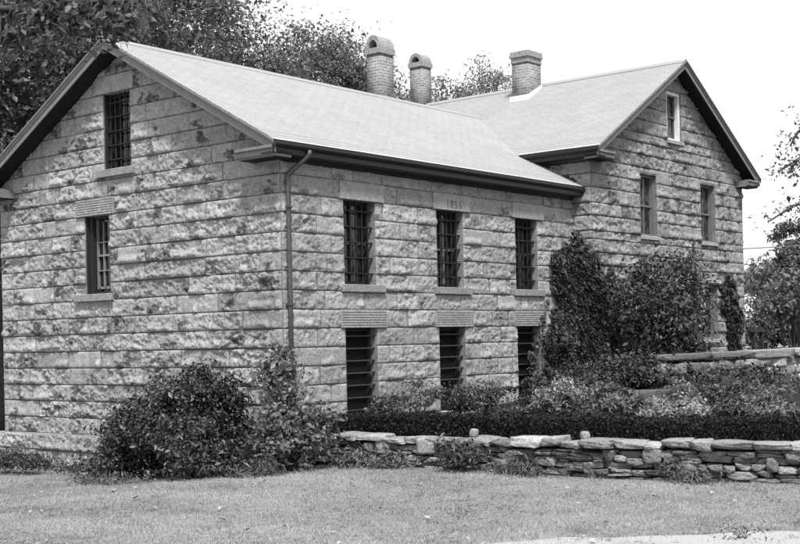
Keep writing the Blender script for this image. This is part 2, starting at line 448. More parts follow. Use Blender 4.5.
gab_win = [(3.805, 4.585, 5.27, 6.69), (4.48, 5.215, 2.97, 4.45)]
house_win = [(12.76, 13.49, 6.66, 7.86), (11.33, 12.15, 4.28, 5.72), (14.50, 15.31, 4.28, 5.73), (14.62, 15.34, 1.82, 3.20), (11.33, 12.15, 1.82, 3.20)]

wing = empty('stone_jail', (0, 0, 0), 'long low granite jail wing with barred windows and pale shingle roof', 'building')
hse = empty('stone_house', (XL, -P, 0), 'taller gabled granite house with sash windows adjoining the barred wing', 'building')

gtop = lambda u: ZR - .05 - np.abs(u - W / 2) * SW
ashlar('gable_wall', wing, G_WING, gable, 0, W, .29, 7.6, gab_win, CRS, 5, top=gtop, amp=1.25, stain_shade_amt=1.0)
ashlar('side_wall', wing, G_WING, side, 0, XL, -.35, ZE + .15, side_up + side_lo, CRS, 8, amp=.8, stain_shade_amt=.55, joint=.6)
# projecting foundation course under the gable
plw = lambda u, z, d: (0 * u - d - .10, u + 0 * d, z + 0 * d)
ashlar('foundation', wing, G_WING, plw, -.02, W + .12, -.9, .29, [], [-.35, -.03], 12, amp=1.3, stain_shade_amt=1.2)
b = MB(); b.box(-.10, .02, -.02, W + .12, .27, .292); b.box(-.098, .02, W + .02, W + .12, -.9, .285); b.box(-.098, .0, -.018, .0, -.9, .285); b.build('foundation_ledge', G_CUT, wing)
b = MB()
b.add([(0, W, -.9), (XL, W, -.9), (XL, W, ZE + .1), (0, W, ZE + .1)], [(0, 1, 2, 3)])
b.build('rear_wall', M_PLAIN, wing)

htop = lambda u: ZRB - .05 - np.abs(u - (XL + WB / 2)) * SB
CRSH = [.1, .42, .70, 1.04, 1.36, 1.62, 1.98, 2.26, 2.60, 2.90, 3.20, 3.52, 3.80, 4.10, 4.28, 4.62, 4.9, 5.24, 5.54, 5.86, 6.16, 6.44, 6.66, 6.98, 7.3, 7.58, 7.86, 8.14, 8.4]
ashlar('front_wall', hse, G_HOUSE, house, XL, XL + WB, 0, 8.56, house_win, CRSH, 31, step=.028, top=htop, blk=(.28, .75), amp=1.1, stain_shade_amt=.7, joint=.7, reveal=.2)
ashlar('flank_wall', hse, G_HOUSE, flank, -P, 3.0, 0, ZEB + .1, [], CRSH, 37, step=.03, blk=(.35, .8), amp=.9, stain_shade_amt=.5)
b = MB()
b.add([(XL + WB, -P, 0), (XL + WB, YB, 0), (XL + WB, YB, ZEB + .1), (XL + WB, -P, ZEB + .1)], [(0, 1, 2, 3)])
b.add([(XL, YB, 0), (XL + WB, YB, 0), (XL + WB, YB, ZEB), (XL + WB / 2, YB, ZRB - .1), (XL, YB, ZEB)], [(0, 1, 2, 3, 4)])
b.add([(XL, W, 0), (XL, YB, 0), (XL, YB, ZEB + .1), (XL, W, ZEB + .1)], [(0, 1, 2, 3)])
b.build('rear_wall', M_PLAIN, hse)

# ------------------------------------------------------------------ roofs in stepped shingle rows
def roof(parent, a0, a1, eave, ridge, axis, name='roof'):
    """a: extent along the ridge; eave/ridge: (across, z); axis 0 = ridge along x, 1 = ridge along y"""
    V, F, UV = [], [], []; th = .035
    sl = []
    for e, r in (eave[0], ridge), (eave[1], ridge):
        L = math.hypot(r[0] - e[0], r[1] - e[1]); n = int(L / .135); rise = .007
        nx, nz = -(r[1] - e[1]) / L, abs(r[0] - e[0]) / L
        if (r[0] - e[0]) < 0: nx = -nx
        nseg = max(1, int((a1 - a0) / .5)); As = np.linspace(a0, a1, nseg + 1)
        rng = np.random.default_rng(int(abs(e[0]) * 100) + 5)
        for q in range(n):
            t0, t1 = q / n, min(1, (q + 1) / n)
            for (t, hgt) in ((t0, rise), (t1, 0)):
                wob = rng.normal(0, .0012, len(As))
                for ai, a in enumerate(As):
                    c = e[0] + (r[0] - e[0]) * t + nx * (hgt + wob[ai]); z = e[1] + (r[1] - e[1]) * t + nz * (hgt + wob[ai])
                    V.append((a, c, z) if axis == 0 else (c, a, z)); UV.append((a + .155 * (q % 2) * 0, t * L))
            base = len(V) - 2 * len(As); m = len(As)
            for s in range(nseg): F.append((base + s, base + s + 1, base + m + s + 1, base + m + s))
            if q: 
                pb = base - m
                for s in range(nseg): F.append((pb + s, pb + s + 1, base + s + 1, base + s))
    V2 = np.array(V); o = npmesh(name, V2, F, M_ROOF, parent)
    me = o.data; uvl = me.uv_layers.new(name='UVMap'); li = np.empty(len(me.loops), np.int32); me.loops.foreach_get('vertex_index', li)
    uvl.data.foreach_set('uv', np.array(UV, np.float32)[li].ravel())
    bm = bmesh.new(); bm.from_mesh(me); bmesh.ops.recalc_face_normals(bm, faces=bm.faces[:]); bm.to_mesh(me); bm.free()
    return o
wroof = roof(wing, -OF, 11.6, ((-OE, ZE), (W + OE, ZE)), (W / 2, ZR), 0)
hroof = roof(hse, -P - OFB, YB + .3, ((XL - OEB, ZEB), (XL + WB + OEB, ZEB)), (XL + WB / 2, ZRB), 1)
# roof deck edges, ridge caps
def decks(parent, a0, a1, eave, ridge, axis):
    b = MB()
    for e in eave:
        q = [(e[0], e[1] - .004), (ridge[0], ridge[1] - .004), (ridge[0], ridge[1] - .05), (e[0], e[1] - .05)]
        if axis == 0: b.sweep(q, (a0 + .004, 0, 0), (a1, 0, 0), (0, 1, 0), (0, 0, 1))
        else: b.sweep(q, (0, a0 + .004, 0), (0, a1, 0), (1, 0, 0), (0, 0, 1))
    b.build('roof_deck', M_TRIMD, parent)
decks(wing, -OF, 11.6, ((-OE, ZE), (W + OE, ZE)), (W / 2, ZR), 0)
decks(hse, -P - OFB, YB, ((XL - OEB, ZEB), (XL + WB + OEB, ZEB)), (XL + WB / 2, ZRB), 1)
b = MB(); cap = [(-.13, -.13 * SW - .0), (0, .014), (.13, -.13 * SW), (.13, -.13 * SW + .012), (0, .03), (-.13, -.13 * SW + .012)]
b.sweep([(a, c + .004) for a, c in cap], (-OF, W / 2, ZR), (11.3, W / 2, ZR), (0, 1, 0), (0, 0, 1)); b.build('ridge_cap', M_ROOF, wing)
b = MB(); b.sweep([(a, c + .004) for a, c in cap], (XL + WB / 2, -P - OFB, ZRB), (XL + WB / 2, YB, ZRB), (1, 0, 0), (0, 0, 1)); b.build('ridge_cap', M_ROOF, hse)

# ------------------------------------------------------------------ rakes, cornices, gutters
def rake(parent, fy, eave, ridge, face, out, wallpos):
    """two barge boards with mouldings; face: coordinate of the outer face; out: outward unit (x or y negative)"""
    prof_main = [(0, -.05), (.02, -.05), (.02, -.20), (0, -.20)]
    prof_crown = [(.02, -.005), (.075, -.005), (.075, -.035), (.05, -.055), (.035, -.095), (.02, -.10)]
    prof_sof = [(0, -.17), (0, -.19), (-wallpos, -.19), (-wallpos, -.17)]
    for e in eave:
        if out == 'x':
            p0, p1 = (face, e[0], e[1]), (face, ridge[0], ridge[1]); A = (-1, 0, 0)
        else:
            p0, p1 = (e[0], face, e[1]), (ridge[0], face, ridge[1]); A = (0, -1, 0)
        m = MB(); m.sweep(prof_main, p0, p1, A, (0, 0, 1)); board = m.build('rake_board', M_TRIM, parent)
        m = MB(); m.sweep(prof_crown, p0, p1, A, (0, 0, 1)); m.build('crown_moulding', M_TRIM, board)
        m = MB(); m.sweep(prof_sof, p0, p1, A, (0, 0, 1)); m.build('soffit', M_SOFFIT, board)
rake(wing, 0, ((-OE, ZE), (W + OE, ZE)), (W / 2, ZR), -OF + .05, 'x', OF - .06)
rake(hse, 0, ((XL - OEB, ZEB), (XL + WB + OEB, ZEB)), (XL + WB / 2, ZRB), -P - OFB + .05, 'y', OFB - .06)

def eave_trim(parent, kind, pos, z, a0, a1, sgn, over):
    """fascia, soffit and gutter below an eave; pos = coordinate of roof edge, sgn = outward sign"""
    fas = [(-.02, -.055), (-.02, -.20), (-.045, -.20), (-.045, -.055)]
    sof = [(-.045, -.185), (-.045, -.205), (-over, -.205), (-over, -.185)]
    bed = [(-over + .0, -.205), (-over + .09, -.205), (-over + .06, -.25), (-over + .02, -.28), (-over, -.28)]
    gut = [(.045, -.03), (.053, -.03), (.053, -.07), (.03, -.105), (-.018, -.115), (-.018, -.03), (-.010, -.03), (-.010, -.105), (.026, -.097), (.045, -.066)]
    if kind == 'x': A = (0, sgn, 0); p0, p1 = (a0, pos, z), (a1, pos, z)
    else: A = (sgn, 0, 0); p0, p1 = (pos, a0, z), (pos, a1, z)
    m = MB(); m.sweep(fas, p0, p1, A, (0, 0, 1)); m.sweep(sof, p0, p1, A, (0, 0, 1)); pb = (max(a0, .02), pos, z) if kind == 'x' else (pos, max(a0, -P + .02), z); m.sweep(bed, pb, p1, A, (0, 0, 1))
    m.build('eave_cornice', M_TRIMD, parent)
    m = MB(); m.sweep(gut, p0, p1, A, (0, 0, 1))
    p0e = Vector(p0) + (Vector((-.008, 0, 0)) if kind == 'x' else Vector((0, -.008, 0))); m.sweep([(.053, -.03), (.053, -.07), (.03, -.105), (-.018, -.115), (-.018, -.03)], p0e, p0, A, (0, 0, 1)); return m.build('gutter', M_TRIMD, parent)
eave_trim(wing, 'x', -OE, ZE, -OF + .014, XL - .005, -1, OE)
eave_trim(wing, 'x', W + OE, ZE, -OF + .014, XL, 1, OE)
eave_trim(hse, 'y', XL - OEB, ZEB, -P - OFB + .014, 1.35, -1, OEB)
eave_trim(hse, 'y', XL + WB + OEB, ZEB, -P - OFB + .014, YB, 1, OEB)
# cornice returns
def cornice_return(parent, kind, face, wall, a0, a1, z):
    sof = [(.012, -.2535), (.33, -.2535), (.33, -.256), (.012, -.256)]
    prof = [(0, -.14), (.05, -.12), (.30, -.075), (.44, -.075), (.44, -.12), (.40, -.145), (.40, -.21), (.34, -.25), (0, -.25)]
    k = abs(wall - face) / .44; prof = [(a * k, c) for a, c in prof]
    m = MB()
    if kind == 'x': m.sweep(prof, (wall, a0, z), (wall, a1, z), (-1, 0, 0), (0, 0, 1))
    else: m.sweep(prof, (a0, wall, z), (a1, wall, z), (0, -1, 0), (0, 0, 1))
    o = m.build('cornice_return', M_TRIM, parent); m = MB()
    if kind == 'x': m.sweep(sof, (wall, a0 + .01, z), (wall, a1 - .01, z), (-1, 0, 0), (0, 0, 1))
    else: m.sweep(sof, (a0 + .01, wall, z), (a1 - .01, wall, z), (0, -1, 0), (0, 0, 1))
    m.build('soffit', M_SOFFIT, o)  # thin near-black sheet added as the shade on the return's underside
cornice_return(wing, 'x', -OF + .0, 0, -OE + .047, .6, ZE)
cornice_return(wing, 'x', -OF + .0, 0, W - .6, W + OE - .047, ZE)
cornice_return(hse, 'y', -P - OFB, -P, XL - OEB + .047, XL + .42, ZEB)
cornice_return(hse, 'y', -P - OFB, -P, XL + WB - .42, XL + WB + OEB - .047, ZEB)
# downspout at the near corner
m = MB(); m.tube([(.36, -OE - .02, ZE - .10), (.36, -OE - .01, ZE - .17), (.33, -.28, ZE - .23), (.14, -.10, ZE - .46), (.11, -.075, ZE - .54), (.11, -.07, 3), (.11, -.07, -.1)], .042, 8)
sp = m.build('downspout', M_PIPE, wing, smooth=True)
for z in (4.2, 2.6, 1.2): m = MB(); m.box(.06, .16, -.125, -.0, z, z + .03); m.build('strap', M_PIPE, sp)
# flashing where the low roof meets the house
m = MB(); m.sweep([(-.0, -.01), (0, .09), (-.02, .09), (-.02, -.01)], (XL - .002, -OE, ZE), (XL - .002, 1.25, ZE + SW * (1.25 + OE)), (1, 0, 0), (0, 0, 1)); m.build('step_flashing', M_TRIMD, wing)
# valley strip between both roofs
m = MB(); v0 = Vector((XL - OEB, (ZEB - ZE) / SW - OE, ZEB)); v1 = Vector((XL - OEB + (ZR - ZEB) / SB, W / 2, ZR))
m.tube([v0 + Vector((0, 0, .0)), v1 + Vector((0, 0, .0))], .022, 5); m.build('valley_flashing', M_ROOF, wing)

# ------------------------------------------------------------------ windows, lintels, sills
def lbox(m, f, u0, u1, z0, z1, d0, d1): m.box(u0, u1, d0, d1, z0, z1, lambda u, d, z: f(u, z, d))
def cut_stone(name, parent, f, u0, u1, z0, z1, d0, d1, seed, groove=False, mat=None, lbl=None):
    """a dressed block; grooved ones carry horizontal tooling lines"""
    rng = np.random.default_rng(seed); m = MB()
    if groove:
        nrow = 7; h = (z1 - z0)
        lbox(m, f, u0, u1, z0, z1, d0, d1 - .018)
        for q in range(nrow):
            a = z0 + h * (q + .12) / nrow; c = z0 + h * (q + .78) / nrow
            lbox(m, f, u0 + .02, u1 - .02, a, c, d1 - .0185, d1)
    else: lbox(m, f, u0, u1, z0, z1, d0, d1)
    o = m.build(name, mat or G_CUT, parent, bevel=0 if groove else .008)
    return o
def window(parent, f, o, style, seed):
    u0, u1, z0, z1 = o; m = MB(); rv = .34
    win = None
    if style in ('barred', 'barred_dark', 'slatted'):
        lbox(m, f, u0 + .002, u0 + .07, z0, z1, -.240, -.160); lbox(m, f, u1 - .07, u1 - .002, z0, z1, -.240, -.160)
        lbox(m, f, u0 + .07, u1 - .07, z0, z0 + .07, -.240, -.160); lbox(m, f, u0 + .07, u1 - .07, z1 - .06, z1, -.240, -.160)
        if style == 'barred_dark': lbox(m, f, u1 - .035, u1 - .0015, z0 + .002, z1 - .002, -.159, -.02)
        win = m.build('window', M_DARKWOOD, parent)
        m = MB(); lbox(m, f, u0 + .07, u1 - .07, z0 + .07, z1 - .06, -.235, -.225); m.build('pane', M_VOID if style == 'slatted' else M_GLASS, win)
        if style == 'barred':
            m = MB(); mid = (u0 + u1) / 2
            lbox(m, f, mid - .045, mid - .015, z0 + .07, z1 - .06, -.220, -.180); lbox(m, f, mid + .03, mid + .05, z0 + .07, (z0 + z1) / 2, -.220, -.180)
            lbox(m, f, u0 + .075, u1 - .075, (z0 + z1) / 2 - .02, (z0 + z1) / 2 + .02, -.220, -.182)
            m.build('sash', M_GREYSASH if seed == 1 else M_SASH, win)
        m = MB(); n = 5
        for k in range(n):
            u = u0 + .06 + (u1 - u0 - .12) * (k + .3) / (n - .4)
            pr = [f(u, z0 + .005, -.085), f(u, z1 - .005, -.085)]
            if style != 'slatted': m = MB(); m.tube(pr, .014, 6); m.build('upright_bar', M_IRON, win)
        nh = 5 if style != 'slatted' else 7
        for k in range(nh):
            z = z0 + (z1 - z0) * (k + .75) / (nh + .4); m = MB()
            lbox(m, f, u0 - .0, u1 + .0, z - .011, z + .011, -.115 if style != 'slatted' else -.12, -.06)
            m.build('cross_bar', M_IRON if style != 'slatted' else M_SLAT, win)
    elif style == 'sash_barred':
        lbox(m, f, u1 - .12, u1 - .002, z0, z1, -.240, -.08); lbox(m, f, u1 - .03, u1 - .0015, z0 + .002, z1 - .002, -.079, -.015); lbox(m, f, u0 + .002, u0 + .03, z0, z1, -.240, -.120)
        lbox(m, f, u0 + .03, u1 - .12, z1 - .05, z1, -.240, -.120); lbox(m, f, u0 + .03, u1 - .12, z0, z0 + .05, -.240, -.120)
        win = m.build('window', M_DARKWOOD, parent)
        m = MB(); lbox(m, f, u0 + .03, u1 - .12, z0 + .05, z1 - .05, -.235, -.225); m.build('pane', M_GLASS, win)
        m = MB(); a, c = u0 + .03, u1 - .12
        lbox(m, f, a, a + .045, z0 + .10, z1 - .05, -.220, -.175); lbox(m, f, c - .03, c, z0 + .10, z1 - .05, -.220, -.175)
        for t in (1 / 3, 2 / 3): lbox(m, f, a + (c - a) * t - .011, a + (c - a) * t + .011, z0 + .16, z1 - .1, -.220, -.177)
        for z, hh in ((z0 + .10, .05), ((z0 + z1) / 2 - .02, .04), (z0 + .44, .018), (z0 + .98, .018)): lbox(m, f, a + .045, c - .03, z, z + hh, -.220, -.179)
        m.build('sash', M_GREYSASH, win)
        m = MB()
        for k in range(3):
            u = u0 + .14 + .17 * k; m = MB(); m.tube([f(u, z0 + .003, -.12), f(u, z0 + .13, -.12)], .014, 6); m.build('bar_stub', M_IRON, win)
        for k in range(4):
            z = z0 + .32 * (k + 1) - .1; m = MB(); lbox(m, f, u1 - .07, u1, z, z + .02, -.14, -.10); m.build('bar_stub', M_IRON, win)
    else:
        white = style == 'house_white'; fr = M_WHITE if white else M_SASHD; d = -.03 if white else -.08; w_ = .085 if white else .055
        lbox(m, f, u0 + .002, u0 + w_, z0 + .0, z1, -.19, d); lbox(m, f, u1 - w_, u1 - .002, z0, z1, -.19, d)
        lbox(m, f, u0 + w_, u1 - w_, z1 - w_, z1 - .002, -.19, d); lbox(m, f, u0 + w_, u1 - w_, z0 + .002, z0 + .06, -.19, d)
        win = m.build('window', fr, parent)
        m = MB(); lbox(m, f, u0 + w_, u1 - w_, z0 + .06, z1 - w_, -.175, -.165); m.build('pane', M_GLASSB, win)
        m = MB(); zm = (z0 + z1) / 2
        lbox(m, f, u0 + w_ + .001, u1 - w_ - .001, zm - .022, zm + .022, -.16, -.115)
        for a, c, dd in ((z0 + .06, zm - .022, -.13), (zm + .022, z1 - w_, -.117)):
            lbox(m, f, u0 + w_ + .001, u0 + w_ + .035, a, c, -.16, dd); lbox(m, f, u1 - w_ - .035, u1 - w_ - .001, a, c, -.16, dd)
        mid = (u0 + u1) / 2; 
        for a, c in ((z0 + .06, zm - .022), (zm + .022, z1 - w_)): lbox(m, f, mid - .009, mid + .009, a, c, -.16, -.14)
        m.build('sash', M_SASHD, win)
    # the dark room behind
    return win
for q, o in enumerate(side_up):
    window(wing, side, o, 'barred', q)
    ln = cut_stone('lintel', wing, side, o[0] - .135, o[1] + .22, 4.451, 4.768, -.05, .055, q)
    if q == 1:
        for g_, ch in enumerate('1856'):
            cu = bpy.data.curves.new('date', 'FONT'); cu.body = ch; cu.size = .205; cu.align_x = 'CENTER'; cu.extrude = .0015; cu.offset = .003
            tmp = bpy.data.objects.new('date', cu); COL.objects.link(tmp)
            me = bpy.data.meshes.new_from_object(tmp.evaluated_get(bpy.context.evaluated_depsgraph_get())); bpy.data.objects.remove(tmp)
            me.transform(Matrix.Translation((4.50 + .135 * g_, -.0575, 4.505)) @ Matrix.Rotation(math.radians(90), 4, 'X')); me.materials.clear(); me.materials.append(M_INSCR)
            d = bpy.data.objects.new('carved_digit', me); COL.objects.link(d); attach(d, ln); d['label'] = 'carved digit %s of the date 1856, cut shown by painted shade' % ch
    cut_stone('sill', wing, side, o[0] - .12, o[1] + .20, 2.838, 2.972, -.30, .075, q + 9, mat=G_SILL)
for q, o in enumerate(side_lo):
    window(wing, side, o, 'slatted', q)
    cut_stone('lintel', wing, side, o[0] - .13, o[1] + .25, 2.212, 2.528, -.05, .05, q + 3, groove=True)
    cut_stone('sill', wing, side, o[0] - .1, o[1] + .1, .48, .602, -.30, .05, q + 19)
for q, o in enumerate(gab_win):
    window(wing, gable, o, ('barred_dark', 'sash_barred')[q], q)
    z = (6.692, 4.452)[q]
    cut_stone('lintel', wing, gable, o[0] - .155, o[1] + (.17 if q == 0 else .24), z, z + .318, -.05, .055, q + 5, groove=(q == 1))
    cut_stone('sill', wing, gable, o[0] - .12, o[1] + (.15 if q == 0 else .28), o[2] - .135, o[2] + .002, -.30, .09, q + 29, mat=G_SILL)
for q, o in enumerate(house_win):
    window(hse, house, o, 'house_white' if q == 0 else 'house', q)
    cut_stone('sill', hse, house, o[0] - .05, o[1] + .05, o[2] - .09, o[2] + .003, -.15, .07, q + 40)
# closed dark rooms behind the openings
m = MB(); m.box(.36, XL - .4, .36, W - .3, .0, ZE - .1); m.build('interior', M_VOID, wing)
m = MB(); m.box(.37, 2.0, 3.0, 6.0, ZE - .09, 6.72); m.build('attic_interior', M_VOID, wing)
m = MB(); m.box(XL + .3, XL + WB - .3, -P + .22, YB - .4, .0, ZEB - .1); m.box(12.3, 14.0, -P + .23, 3, ZEB - .09, 7.9); m.build('interior', M_VOID, hse)

# ------------------------------------------------------------------ chimneys
def uvbox(name, parent, mat, x0, x1, y0, y1, z0, z1):
    V = [(x, y, z) for z in (z0, z1) for (x, y) in ((x0, y0), (x1, y0), (x1, y1), (x0, y1))]
    F = [(0, 1, 5, 4), (1, 2, 6, 5), (2, 3, 7, 6), (3, 0, 4, 7), (4, 5, 6, 7), (3, 2, 1, 0)]
    o = npmesh(name, V, F, mat, parent); uv = o.data.uv_layers.new(name='UVMap')
    for p in o.data.polygons:
        for li in p.loop_indices:
            v = V[o.data.loops[li].vertex_index]
            uv.data[li].uv = (v[0] + v[1], v[2]) if p.index < 4 else (v[0], v[1])
    return o
def arched_chimney(parent, cx, cy, sx, sy, z0, zs, zt, lbl):
    """brick shaft with a barrel-vaulted hood open along x"""
    o = uvbox('chimney', parent, M_BRICK, cx - sx / 2, cx + sx / 2, cy - sy / 2, cy + sy / 2, z0, zs); o['label'] = lbl
    ex = .035
    m = MB(); m.box(cx - sx / 2 - ex, cx + sx / 2 + ex, cy - sy / 2 - ex, cy + sy / 2 + ex, zs - .07, zs + .06)
    R = sy / 2 + ex * .4; H = zt - zs - .06; n = 10; r = R * .62; hh = H * .62
    outer = [(-R * math.cos(math.pi * k / n), H * math.sin(math.pi * k / n)) for k in range(n + 1)]
    inner = [(-r * math.cos(math.pi * k / n), hh * math.sin(math.pi * k / n)) for k in range(n + 1)]
    for k in range(n):
        quad = [outer[k], outer[k + 1], inner[k + 1], inner[k]]
        m.sweep(quad, (cx - sx / 2 - .02, cy, zs + .06), (cx + sx / 2 + .02, cy, zs + .06), (0, 1, 0), (0, 0, 1))
    m.build('hood', M_CAPBRICK, o)
    m = MB(); m.box(cx - .02, cx + .02, cy - r * .98, cy + r * .98, zs + .06, zs + .06 + hh * .9); m.build('flue', M_VOID, o)
    return o
c1 = arched_chimney(wing, 7.93, 4.42, .50, .40, 7.2, 8.76, 9.13, 'taller brick chimney with an arched hood on the low roof ridge')
m = MB(); m.box(7.62, 8.24, 4.16, 4.68, 7.2, 7.66); m.build('flashing', M_FLASH, c1)
c2 = arched_chimney(hse, 13.066, 7.24, .42, .43, 8.2, 9.68, 10.0, 'smaller brick chimney with an arched hood behind the ridge')
x0, x1, y0, y1 = 12.25, 12.86, 3.11, 3.60
c3 = uvbox('chimney', hse, M_BRICK, x0, x1, y0, y1, 7.8, 9.10); c3['label'] = 'square brick chimney with a corbelled top'
m = MB(); m.box(x0 - .025, x1 + .025, y0 - .025, y1 + .025, 9.03, 9.09); m.box(x0 - .015, x1 + .015, y0 - .015, y1 + .015, 9.09, 9.17); m.box(x0 - .05, x1 + .05, y0 - .05, y1 + .05, 9.17, 9.25); m.box(x0 - .035, x1 + .035, y0 - .035, y1 + .035, 9.25, 9.33)
m.build('corbel', M_CAPBRICK, c3, bevel=.008)
m = MB(); rz = lambda x: ZEB + SB * (x - (XL - OEB))
m.box(x0 - .06, x0 + .02, y0 - .05, y1 + .05, rz(x0) - .12, rz(x0) + .10)
m.sweep([(x0 - .055, rz(x0 - .055) - .1), (x1, rz(x1) - .1), (x1, rz(x1) + .075), (x0 - .055, rz(x0 - .055) + .115)], (0, y0 - .03, 0), (0, y0 + .0, 0), (1, 0, 0), (0, 0, 1)); m.build('flashing', M_FLASH, c3)

# ------------------------------------------------------------------ field stones and dry-stone walls
def stone_mesh(rng, L, D, H, n=6, rough=.10, chip=0):
    """an irregular quarried block centred on the origin; returns vertices and quads"""
    g = np.linspace(-1, 1, n + 1); V = []; F = []; idx = {}
    def vid(p):
        k = tuple(np.round(p, 4))
        if k not in idx: idx[k] = len(V); V.append(p)
        return idx[k]
    for ax in range(3):
        for s in (-1, 1):
            for i in range(n):
                for j in range(n):
                    q = []
                    for (a, b_) in ((i, j), (i + 1, j), (i + 1, j + 1), (i, j + 1)):
                        p = [0, 0, 0]; p[ax] = s; p[(ax + 1) % 3] = g[a]; p[(ax + 2) % 3] = g[b_]; q.append(vid(np.array(p, float)))
                    F.append(q if s > 0 else q[::-1])
    V = np.array(V); B0 = V.copy()
    # skewed corners make an angular block
    cr = rng.uniform(-1, 1, (2, 2, 2, 3)) * np.array([.16, .16, .22]) * (rough / .1)
    tx, ty, tz = [(B0[:, k] + 1) / 2 for k in range(3)]
    off = 0
    for i_ in (0, 1):
        for j_ in (0, 1):
            for k_ in (0, 1):
                wgt = (tx if i_ else 1 - tx) * (ty if j_ else 1 - ty) * (tz if k_ else 1 - tz); off = off + wgt[:, None] * cr[i_, j_, k_]
    r = np.linalg.norm(V, axis=1, keepdims=True); V = V * .93 + V / r * 1.2 * .07 + off
    for _ in range(5):      # broken corners
        nrm = rng.normal(0, 1, 3); nrm /= np.linalg.norm(nrm); d = V @ nrm - rng.uniform(.98, 1.35) - chip; V -= np.outer(np.maximum(d, 0), nrm)
    V += rng.normal(0, .42 * min(rough, .1), V.shape)
    return V * np.array([L / 2, D / 2, H / 2]), np.array(F)

class Stones:
    def __init__(s): s.V = []; s.F = []; s.T = []; s.n = 0
    def put(s, V, F, c, ang, tone):
        ca, sa = math.cos(ang), math.sin(ang); R = np.array([[ca, -sa, 0], [sa, ca, 0], [0, 0, 1]])
        s.V.append(V @ R.T + np.array(c)); s.F.append(F + s.n); s.n += len(V); s.T.append(np.full(len(V), tone))
    def build(s, name, mat, parent=None):
        return npmesh(name, np.vstack(s.V), np.vstack(s.F), mat, parent, {'tone': np.concatenate(s.T)}, smooth=False)
rng = np.random.default_rng(77)
S = Stones()
# path along the face
ysamp = np.arange(0.25, -13, -.02); px = wall_x(ysamp); seg = np.r_[0, np.cumsum(np.hypot(np.diff(px), np.diff(ysamp)))]
def on_path(sv):
    y = np.interp(sv, seg, ysamp); x = float(wall_x(y)); x2 = float(wall_x(y - .05))
    return x, y, math.atan2(-.05, x2 - x)
TOT = seg[-1]
def topz(sv): return .48 + .09 * min(1, max(0, (sv - 3) / 5))
def put_stone(sv, L, z, h, tone, dep=.42, push=0.0, tilt=.05):
    V_, F_ = stone_mesh(rng, L, dep, h); x, y, a = on_path(min(max(sv + L / 2, .01), TOT)); nx, ny = -math.sin(a), math.cos(a)
    S.put(V_, F_, (x + nx * (.2 + push), y + ny * (.2 + push), z), a + rng.normal(0, tilt), tone)
NC = 5
for c in range(NC):
    sv = rng.uniform(-.3, 0)
    while sv < TOT:
        L = rng.uniform(.12, .42) if c else rng.uniform(.2, .55)
        ch = (topz(sv) - .10) / NC; z = -.04 + ch * (c + .5); tn = lambda: max(.35, rng.normal(1.0, .35))
        k = rng.random()
        if k < .2:
            for t in (0, 1): put_stone(sv, L * rng.uniform(.9, 1.1), z - ch / 4 + t * ch / 2, ch * .55, tn(), push=rng.normal(0, .03))
        elif k < .36 and c < NC - 1:      # a tall stone rising through two courses
            put_stone(sv, L * .95, z + ch / 2, ch * 2.0, tn(), push=-.02)
        else: put_stone(sv, L * 1.0, z + rng.normal(0, .012), ch * rng.uniform(.86, 1.1), tn(), push=rng.normal(0, .03))
        sv += L
sv = .05
while sv < TOT:
    L = rng.uniform(.22, .58); hz = rng.uniform(.07, .14)
    put_stone(sv, L * 1.04, topz(sv) - .12 + hz / 2 + rng.normal(0, .012), hz, max(.8, rng.normal(1.55, .4)), dep=.52, push=rng.normal(0, .035))
    sv += L
gw = S.build('dry_stone_wall', G_FIELD)
tag(gw, 'low dry stone garden wall with flat pale capstones along the lawn', 'garden wall')
m = MB(); prev = None
core = [on_path(s) for s in np.linspace(.02, TOT, 40)]
for (xa, ya, aa), (xb, yb, ab) in zip(core[:-1], core[1:]):
    q = [(xa + .12, ya, -.1), (xb + .12, yb, -.1), (xb + .38, yb, -.1), (xa + .38, ya, -.1)]
    m.add(q + [(x, y, .40) for x, y, z in q], [(0, 1, 5, 4), (1, 2, 6, 5), (2, 3, 7, 6), (3, 0, 4, 7), (4, 5, 6, 7)])
m.build('rubble_core', M_SOIL, gw)

def single_stone(name, size, c, ang, seed, label, cat, group=None, mat=G_FIELD, tone=1.0, rough=.1):
    r = np.random.default_rng(seed); V_, F_ = stone_mesh(r, *size, n=6, rough=rough); s = Stones()
    if name == 'round_stone': V_ = V_ / np.linalg.norm(V_, axis=1, keepdims=True) * (np.linalg.norm(V_, axis=1, keepdims=True) * .5 + .5 * size[0] / 2)
    s.put(V_, F_, (0, 0, 0), ang, tone)
    o = s.build(name, mat); o.location = c; return tag(o, label, cat, group)
single_stone('round_stone', (.15, .12, .11), (.66, -3.34, .555), .3, 1, 'small round white stone on the wall top nearer the jail corner', 'stone', 'round white stones on the garden wall', tone=1.5)
single_stone('round_stone', (.14, .13, .11), (.66, -5.28, .575), .9, 2, 'small round white stone on the wall top farther along toward the right', 'stone', 'round white stones on the garden wall', tone=1.5)
single_stone('square_stone', (.26, .1, .2), (.56, -1.62, .33), -1.5, 5, 'pale angular stone leaning out of the wall face near its left end', 'stone', None, tone=1.9)
single_stone('square_stone', (.34, .14, .24), (.53, -2.55, .33), -1.57, 6, 'pale squared block in the middle of the garden wall', 'stone', None, tone=1.8)

